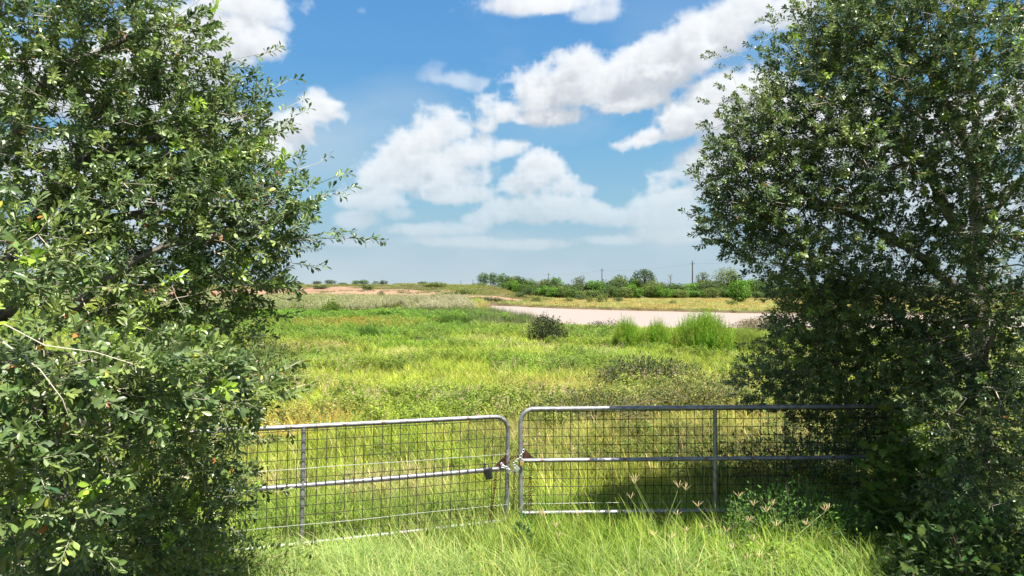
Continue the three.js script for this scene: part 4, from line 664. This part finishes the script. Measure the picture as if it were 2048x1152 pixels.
shrub('weed_bush', 'shaded yellow-green weeds at the foot of the left oak', 'weeds', { pos: V(-2.9, 0, -6.3), rx: 1.3, ry: 0.75, rz: 0.7, n: 4600, leaf: 0.05, colors: [[0.11, 0.17, 0.025], [0.16, 0.2, 0.03], [0.07, 0.12, 0.025]], seed: 315, canes: 60 });
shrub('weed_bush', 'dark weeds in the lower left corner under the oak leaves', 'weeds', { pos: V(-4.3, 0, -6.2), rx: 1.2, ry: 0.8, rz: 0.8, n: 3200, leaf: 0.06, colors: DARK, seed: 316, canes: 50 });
{ // small dark-leaved sprig standing in front of the gap
  shrub('weed_plant', 'dark leafy weed standing in the grass right in front of the gap between the gates', 'weed', { pos: V(0.12, 0.02, -7.45), rx: 0.13, ry: 0.55, rz: 0.13, n: 120, leaf: 0.06, colors: [[0.035, 0.09, 0.03], [0.05, 0.11, 0.035]], seed: 317, canes: 5, geos: smallLeaves });
}
flushStuff();

// ------------------------------------------------------------------ far trees
function farTree(seed, { w, h, trunkH, clumps, leaf, per, colors, airy = 0, squash = 1 }) {
  const r = rng(seed), g = new THREE.Group(), st = new Soup(), cr = new Soup(), tops = [];
  const T = [V(0, -0.3, 0), V((r() - 0.5) * 0.3, trunkH * 0.5, (r() - 0.5) * 0.3), V((r() - 0.5) * 0.5, trunkH, (r() - 0.5) * 0.5), V((r() - 0.5) * 0.8, h * 0.78, (r() - 0.5) * 0.8)]; st.tube(T, [h * 0.03, h * 0.024, h * 0.02, h * 0.006], 7);
  for (let k = 0; k < clumps; k++) {
    const a = k * 2.4 + r(), y = lerp(trunkH * 0.75, h * 0.93, Math.pow((k + 0.5) / clumps, 0.85)), f = Math.sin(Math.PI * clamp((y - trunkH * 0.35) / (h * 1.06 - trunkH * 0.35), 0.05, 1)) * w * 0.5, q = f * (0.45 + 0.5 * r()), c = V(Math.cos(a) * q, y, Math.sin(a) * q), R = w * (airy ? 0.11 : 0.17) * (0.75 + 0.6 * r());
    st.tube([V(T[2].x, Math.min(y * 0.7, h * 0.7), T[2].z), c.clone().multiplyScalar(0.6).add(V(0, y * 0.33, 0)), c], [h * 0.011, h * 0.007, h * 0.003], 4, [1, 1, 1], false); tops.push([c, R]);
  }
  for (const [c, R] of tops) for (let i = 0; i < per; i++) {
    const d = onSphere(r), k = Math.pow(r(), 0.4), p = V(c.x + d.x * R * k, c.y + d.y * R * k * 0.8 * squash, c.z + d.z * R * k), cc = colors[Math.floor(r() * colors.length)], v = 0.65 + 0.7 * r(), L = leaf * (0.6 + 0.8 * r());
    const z = d.clone().add(jitter(r, 1.6)).normalize(), y = V(0, 1, 0).addScaledVector(d, 0.5).add(jitter(r, 1.3)); flatLeaf(cr, p, z, y, L, L * 0.62, cc.map((q) => q * v));
  }
  const tg = st.geo(), cg = cr.geo(); const a = new THREE.Mesh(tg, barkMat), b = new THREE.Mesh(cg, softLeafMat); a.name = 'trunk'; b.name = 'crown'; for (const o of [a, b]) { o.castShadow = o.receiveShadow = true; g.add(o); }
  g.userData.size = [w, h]; return g;
}
const TG = { mid: [[0.06, 0.115, 0.025], [0.08, 0.14, 0.028], [0.1, 0.165, 0.03]], dark: [[0.045, 0.08, 0.024], [0.06, 0.1, 0.028], [0.08, 0.12, 0.03]], bright: [[0.08, 0.19, 0.02], [0.11, 0.235, 0.024], [0.14, 0.26, 0.03]], grey: [[0.09, 0.12, 0.05], [0.12, 0.15, 0.06], [0.15, 0.17, 0.075]], olive: [[0.1, 0.15, 0.03], [0.13, 0.175, 0.035], [0.16, 0.2, 0.04]] };
const protos = {
  mid: [1, 2, 3].map((k) => farTree(500 + k, { w: 6.5, h: 6, trunkH: 1.4, clumps: 20, leaf: 0.42, per: 90, colors: TG.mid })), dark: [1, 2].map((k) => farTree(510 + k, { w: 6, h: 6.4, trunkH: 1.6, clumps: 20, leaf: 0.42, per: 80, colors: TG.dark })),
  bright: [farTree(520, { w: 5, h: 5, trunkH: 0.5, clumps: 24, leaf: 0.34, per: 110, colors: TG.bright }), farTree(521, { w: 5, h: 4.8, trunkH: 0.6, clumps: 22, leaf: 0.36, per: 100, colors: TG.bright })], grey: [farTree(530, { w: 5.5, h: 5.6, trunkH: 1.2, clumps: 18, leaf: 0.34, per: 80, colors: TG.grey })],
  olive: [farTree(540, { w: 6, h: 5.4, trunkH: 0.8, clumps: 22, leaf: 0.38, per: 90, colors: TG.olive })], tall: [farTree(550, { w: 8.6, h: 9.6, trunkH: 2.5, clumps: 30, leaf: 0.42, per: 95, colors: TG.dark, airy: 1 })], round: [farTree(551, { w: 9.6, h: 9.4, trunkH: 2, clumps: 36, leaf: 0.4, per: 95, colors: TG.olive })],
  slim: [farTree(552, { w: 5.4, h: 9, trunkH: 3, clumps: 20, leaf: 0.36, per: 60, colors: TG.grey, airy: 1 })], willow: [farTree(553, { w: 6.5, h: 5, trunkH: 0.4, clumps: 30, leaf: 0.24, per: 120, colors: TG.olive })], low: [farTree(554, { w: 2.6, h: 1.5, trunkH: 0.1, clumps: 16, leaf: 0.2, per: 60, colors: TG.dark }), farTree(555, { w: 3, h: 1.4, trunkH: 0.1, clumps: 16, leaf: 0.2, per: 60, colors: TG.olive })],
};
const tr = rng(600);
function stand(kind, name, label, category, px, d, wide, high, group) {      // width and height in metres
  const P = protos[kind], o = P[Math.floor(tr() * P.length)].clone(), [w, h] = o.userData.size; const p = on(px, d);
  o.name = numbered(name); o.userData = {}; tag(o, label, category, group); o.position.copy(p); o.rotation.y = tr() * 6.28; o.scale.set(wide / w, high / h, wide / w); scene.add(o); return o;
}
const hAt = (y0, y1, d) => (y1 - y0) / F * d;
stand('round', 'broad_tree', 'big round-topped tree in the far tree line beside the dark oak', 'tree', 1456, 205, 10, hAt(533, 592, 205));
stand('bright', 'round_tree', 'bright green rounded tree standing alone in front of the far tree line at the right', 'tree', 1478, 140, 4.6, hAt(561, 606, 140));
stand('slim', 'slim_tree', 'slim airy tree rising right of the nearest utility pole', 'tree', 1405, 215, 5.4, hAt(538, 591, 215));
stand('tall', 'tall_tree', 'tallest dark crowned tree rising over the far tree line left of the nearest pole', 'tree', 1290, 210, 8.8, hAt(533, 591, 210));
stand('willow', 'willow_tree', 'soft rounded willow-like tree below the tallest dark tree', 'tree', 1305, 192, 6.6, hAt(562, 597, 192));
stand('bright', 'round_tree', 'small bright green round tree left of the willow-like tree', 'tree', 1264, 190, 4.2, hAt(571, 598, 190));
stand('bright', 'round_tree', 'small bright green round tree right of the willow-like tree', 'tree', 1332, 188, 3.4, hAt(578, 598, 188));
stand('olive', 'tall_tree', 'pointed grey-green tree just right of the second nearest utility pole', 'tree', 1238, 215, 6, hAt(549, 592, 215));
stand('bright', 'round_tree', 'bright green leafy tree beside the third nearest utility pole', 'tree', 1112, 250, 5.4, hAt(555, 592, 250));
stand('bright', 'round_tree', 'wide bright green bush in front of the third nearest utility pole', 'tree', 1118, 195, 7, hAt(577, 598, 195));
stand('grey', 'slim_tree', 'grey-green leaning tree left of the third nearest utility pole', 'tree', 1086, 260, 4.6, hAt(560, 592, 260));
stand('dark', 'dark_tree', 'dark tree at the foot of the fourth utility pole from the right', 'tree', 1030, 270, 6, hAt(567, 592, 270));
stand('mid', 'dark_tree', 'dark tree at the left end of the far tree line', 'tree', 968, 280, 5.6, hAt(566, 592, 280));
stand('dark', 'dark_tree', 'small dark tree right of the left end tree of the tree line', 'tree', 986, 285, 4.6, hAt(566, 592, 285));
{ // the rest of the tree line, told apart only by the poles they stand between
  const kinds = ['mid', 'dark', 'olive', 'mid', 'grey', 'bright', 'dark', 'mid'];
  const between = (px) => px < 1030 ? 'left of the fourth pole' : px < 1098 ? 'between the fourth and third poles' : px < 1204 ? 'between the third and second poles' : px < 1385 ? 'between the two nearest poles' : px < 1540 ? 'right of the nearest pole' : 'behind the dark oak';
  const ORD = ['first', 'second', 'third', 'fourth', 'fifth', 'sixth', 'seventh', 'eighth', 'ninth', 'tenth', 'eleventh', 'twelfth', 'thirteenth', 'fourteenth', 'fifteenth', 'sixteenth'], seen = new Map();
  const nth = (what, px) => { const k = what + between(px), n = seen.get(k) ?? 0; seen.set(k, n + 1); return ORD[n]; };
  const word = { mid: 'mid green', dark: 'dark green', olive: 'olive', grey: 'grey-green', bright: 'bright green' };
  for (let px = 1004; px < 2060; px += (px < 1540 ? 8.5 + tr() * 7.5 : 22 + tr() * 14)) {
    const d = 198 + tr() * 32 + (px < 1100 ? 40 : 0), top = 560 + tr() * 14 - (tr() < 0.16 ? 6 : 0), kind = kinds[Math.floor(tr() * kinds.length)], wide = 4.6 + tr() * 3.4;
    stand(kind, 'tree', nth(kind, px) + ' ' + word[kind] + ' tree from left in the tree line ' + between(px), 'tree', px, d, wide, hAt(top, 577 + 4300 / d, d), 'trees of the far tree line');
  }
  for (let px = 1010; px < 1600; px += 13 + tr() * 12) stand(tr() < 0.5 ? 'olive' : tr() < 0.4 ? 'bright' : 'mid', 'scrub_bush', nth('scrub', px) + ' scrub bush from left below the tree line ' + between(px), 'bush', px, 187 + tr() * 8, 3.6 + tr() * 2.6, 1.9 + tr() * 1.6, 'scrub along the tree line');
}
// on the crest of the mound
for (const [px, y, w, kind, label] of [[634, 563, 3.2, 'dark', 'dark round shrub on the mound skyline, leftmost of a close pair'], [660, 561, 3.8, 'dark', 'dark round shrub on the mound skyline, taller one of a close pair'], [686, 567, 3, 'olive', 'low green shrub on the mound skyline right of the dark pair'], [712, 562, 3, 'mid', 'green tree on the mound skyline, left half of a joined pair'], [728, 561, 3.2, 'mid', 'green tree on the mound skyline, right half of a joined pair'], [752, 563, 2.6, 'grey', 'small grey-green tree touching a dark shrub on the mound skyline'], [767, 562, 2.8, 'dark', 'dark shrub right of the small grey-green tree on the mound skyline'], [845, 564, 3.2, 'mid', 'lone green tree on the mound skyline above the plume grass'], [600, 566, 3, 'olive', 'low shrub on the mound skyline beside the left oak twigs'], [520, 562, 5, 'olive', 'olive bush on the skyline seen under the left oak twigs'], [560, 565, 4.4, 'olive', 'small olive bush on the skyline among the left oak twig tips'], [480, 562, 5, 'mid', 'green bush on the skyline behind the left oak foliage'], [862, 567, 2.4, 'olive', 'tiny shrub right of the lone green tree on the skyline'], [800, 569, 4, 'dark', 'flat dark scrub on the skyline left of the lone green tree'], [420, 560, 6, 'mid', 'green tree on the skyline deep behind the left oak'], [350, 560, 6, 'dark', 'dark tree on the skyline deep behind the left oak']]) { const d = 196, x = (px - CX) / F * d, top = EYE + (577 - y) / F * d; stand(kind, 'skyline_shrub', label, 'shrub', px, d, w, Math.max(0.8, top - ground(x, -d)), null); }
// low shrubs on the far bank and on the slope
for (const [px, d, w, h, label] of [[1057, 160, 3.4, 1.6, 'dark low shrub on the far bank under the left part of the tree line'], [1074, 140, 2.2, 1.0, 'small shrub on the far bank close to the left pond tip'], [1138, 141, 2.2, 1.0, 'flat shrub on the far bank below the wide bright bush'], [1180, 138, 1.7, 1.3, 'smaller shrub left of the pair on the far bank'], [1203, 136, 2.9, 1.9, 'largest round shrub of the far bank right of the smaller one'], [1237, 147, 2.4, 0.9, 'flat dark shrub on the far bank right of the largest round one'], [1040, 150, 3, 1.2, 'low shrub at the foot of the sandy mound'], [1465, 118, 2.2, 0.9, 'low grass-like shrub near the water in front of the bright round tree'], [985, 132, 4.5, 0.8, 'dark growth at the foot of the mound beside the pond tip'], [1160, 168, 3.4, 1.3, 'pale shrub in front of the tree line left of the second nearest pole'], [930, 150, 5, 1.2, 'dark scrub patch on the bare slope of the mound'], [735, 158, 3, 0.9, 'dark scrub tuft in the middle of the bare sandy slope'], [762, 142, 1.8, 1.1, 'small dark bush on the lower edge of the bare sandy slope'], [960, 175, 4.5, 1.0, 'dark scrub on the shoulder of the mound at its right end'], [870, 166, 6, 0.9, 'flat scrub strip on the right part of the sandy mound'], [640, 160, 4, 0.7, 'flat scrub strip on the left part of the sandy mound'], [1345, 126, 1.6, 0.7, 'tiny shrub in the dry grass of the far bank below the nearest pole']]) stand('low', 'low_shrub', label, 'shrub', px, d, w, h, null);
{ // a dead tree's bare twigs over the tree line
  const p = on(1340, 212), t = thing('bare_tree', 'thin bare dead tree showing above the tree line left of the nearest pole', 'tree', null, p), r = rng(700), s = new Soup(), b = new Soup(); s.tube([V(0, 0, 0), V(0.2, 4, 0), V(0.1, 7, 0)], [0.14, 0.1, 0.04], 6); part('trunk', s.geo(), barkMat, t);
  for (let k = 0; k < 16; k++) { const y = 3.2 + k * 0.22, a = r() * 6.28, e = V(Math.cos(a) * (1.5 - k * 0.05), y + 1 + r(), Math.sin(a) * (1.5 - k * 0.05)); b.tube([V(0.1, y, 0), e.clone().multiplyScalar(0.5).add(V(0, y * 0.5, 0)), e], [0.05, 0.035, 0.015], 4); }
  part('branches', b.geo(), barkMat, t);
}

// ------------------------------------------------------------------ power line
const POLES = [[62, 105], [46.8, 177], [32.3, 245], [17, 318], [1.7, 398], [-15.2, 478], [-31.5, 552], [-47, 626]].map(([x, d]) => [x * 1.36, d * 1.36]), ends = [[], []];
{
  const words = ['utility pole hidden by the dark oak at the right edge', 'nearest and tallest wooden utility pole in view, left of the slim airy tree', 'second nearest wooden utility pole in view from the right, above the tree line', 'third wooden utility pole from the right, beside the bright leafy tree', 'fourth wooden utility pole from the right, above the left tree line', 'fifth utility pole from the right, beside the left end of the tree line', 'sixth utility pole from the right, small on the skyline', 'seventh and farthest utility pole, tiny on the skyline'];
  POLES.forEach(([x, d], i) => {
    const g0 = ground(x, -d), t = thing('utility_pole', words[i], 'utility pole', 'row of utility poles', V(x, g0, -d)), H = 12.52 - g0, k = i > 3 ? 1.25 : 1, s = new Soup(); s.tube([V(0, -0.3, 0), V(0, H * 0.5, 0), V(0, H, 0)], [0.24 * k, 0.21 * k, 0.16 * k], 10); part('pole', s.geo(), poleMat, t);
    const arm = new THREE.BoxGeometry(1.6, 0.12, 0.1); const a = part('crossarm', arm, poleMat, t); a.position.set(0, H - 1.05, 0.16); a.rotation.y = 0.21;
    for (const q of [-1, 1]) { const m = part('insulator', new THREE.CylinderGeometry(0.035, 0.06, 0.16, 8), blackMat, t); m.position.set(q * 0.72 * Math.cos(0.21), H - 0.91, 0.16 - q * 0.72 * Math.sin(0.21)); ends[q > 0 ? 1 : 0].push(V(x + m.position.x, g0 + H - 0.83, -d + m.position.z)); }
  });
  ends.forEach((E, k) => { const s = new Soup(); for (let i = 0; i + 1 < E.length; i++) { const P = []; for (let j = 0; j <= 12; j++) { const u = j / 12; P.push(E[i].clone().lerp(E[i + 1], u).add(V(0, -1.0 * 4 * u * (1 - u), 0))); } s.tube(P, 0.006, 4, [1, 1, 1], false); } const m = part('power_line', s.geo(), wireMat, scene); tag(m, k ? 'right-hand wire strung along the row of utility poles' : 'left-hand wire strung along the row of utility poles', 'wire'); });
}

renderer.render(scene, camera);
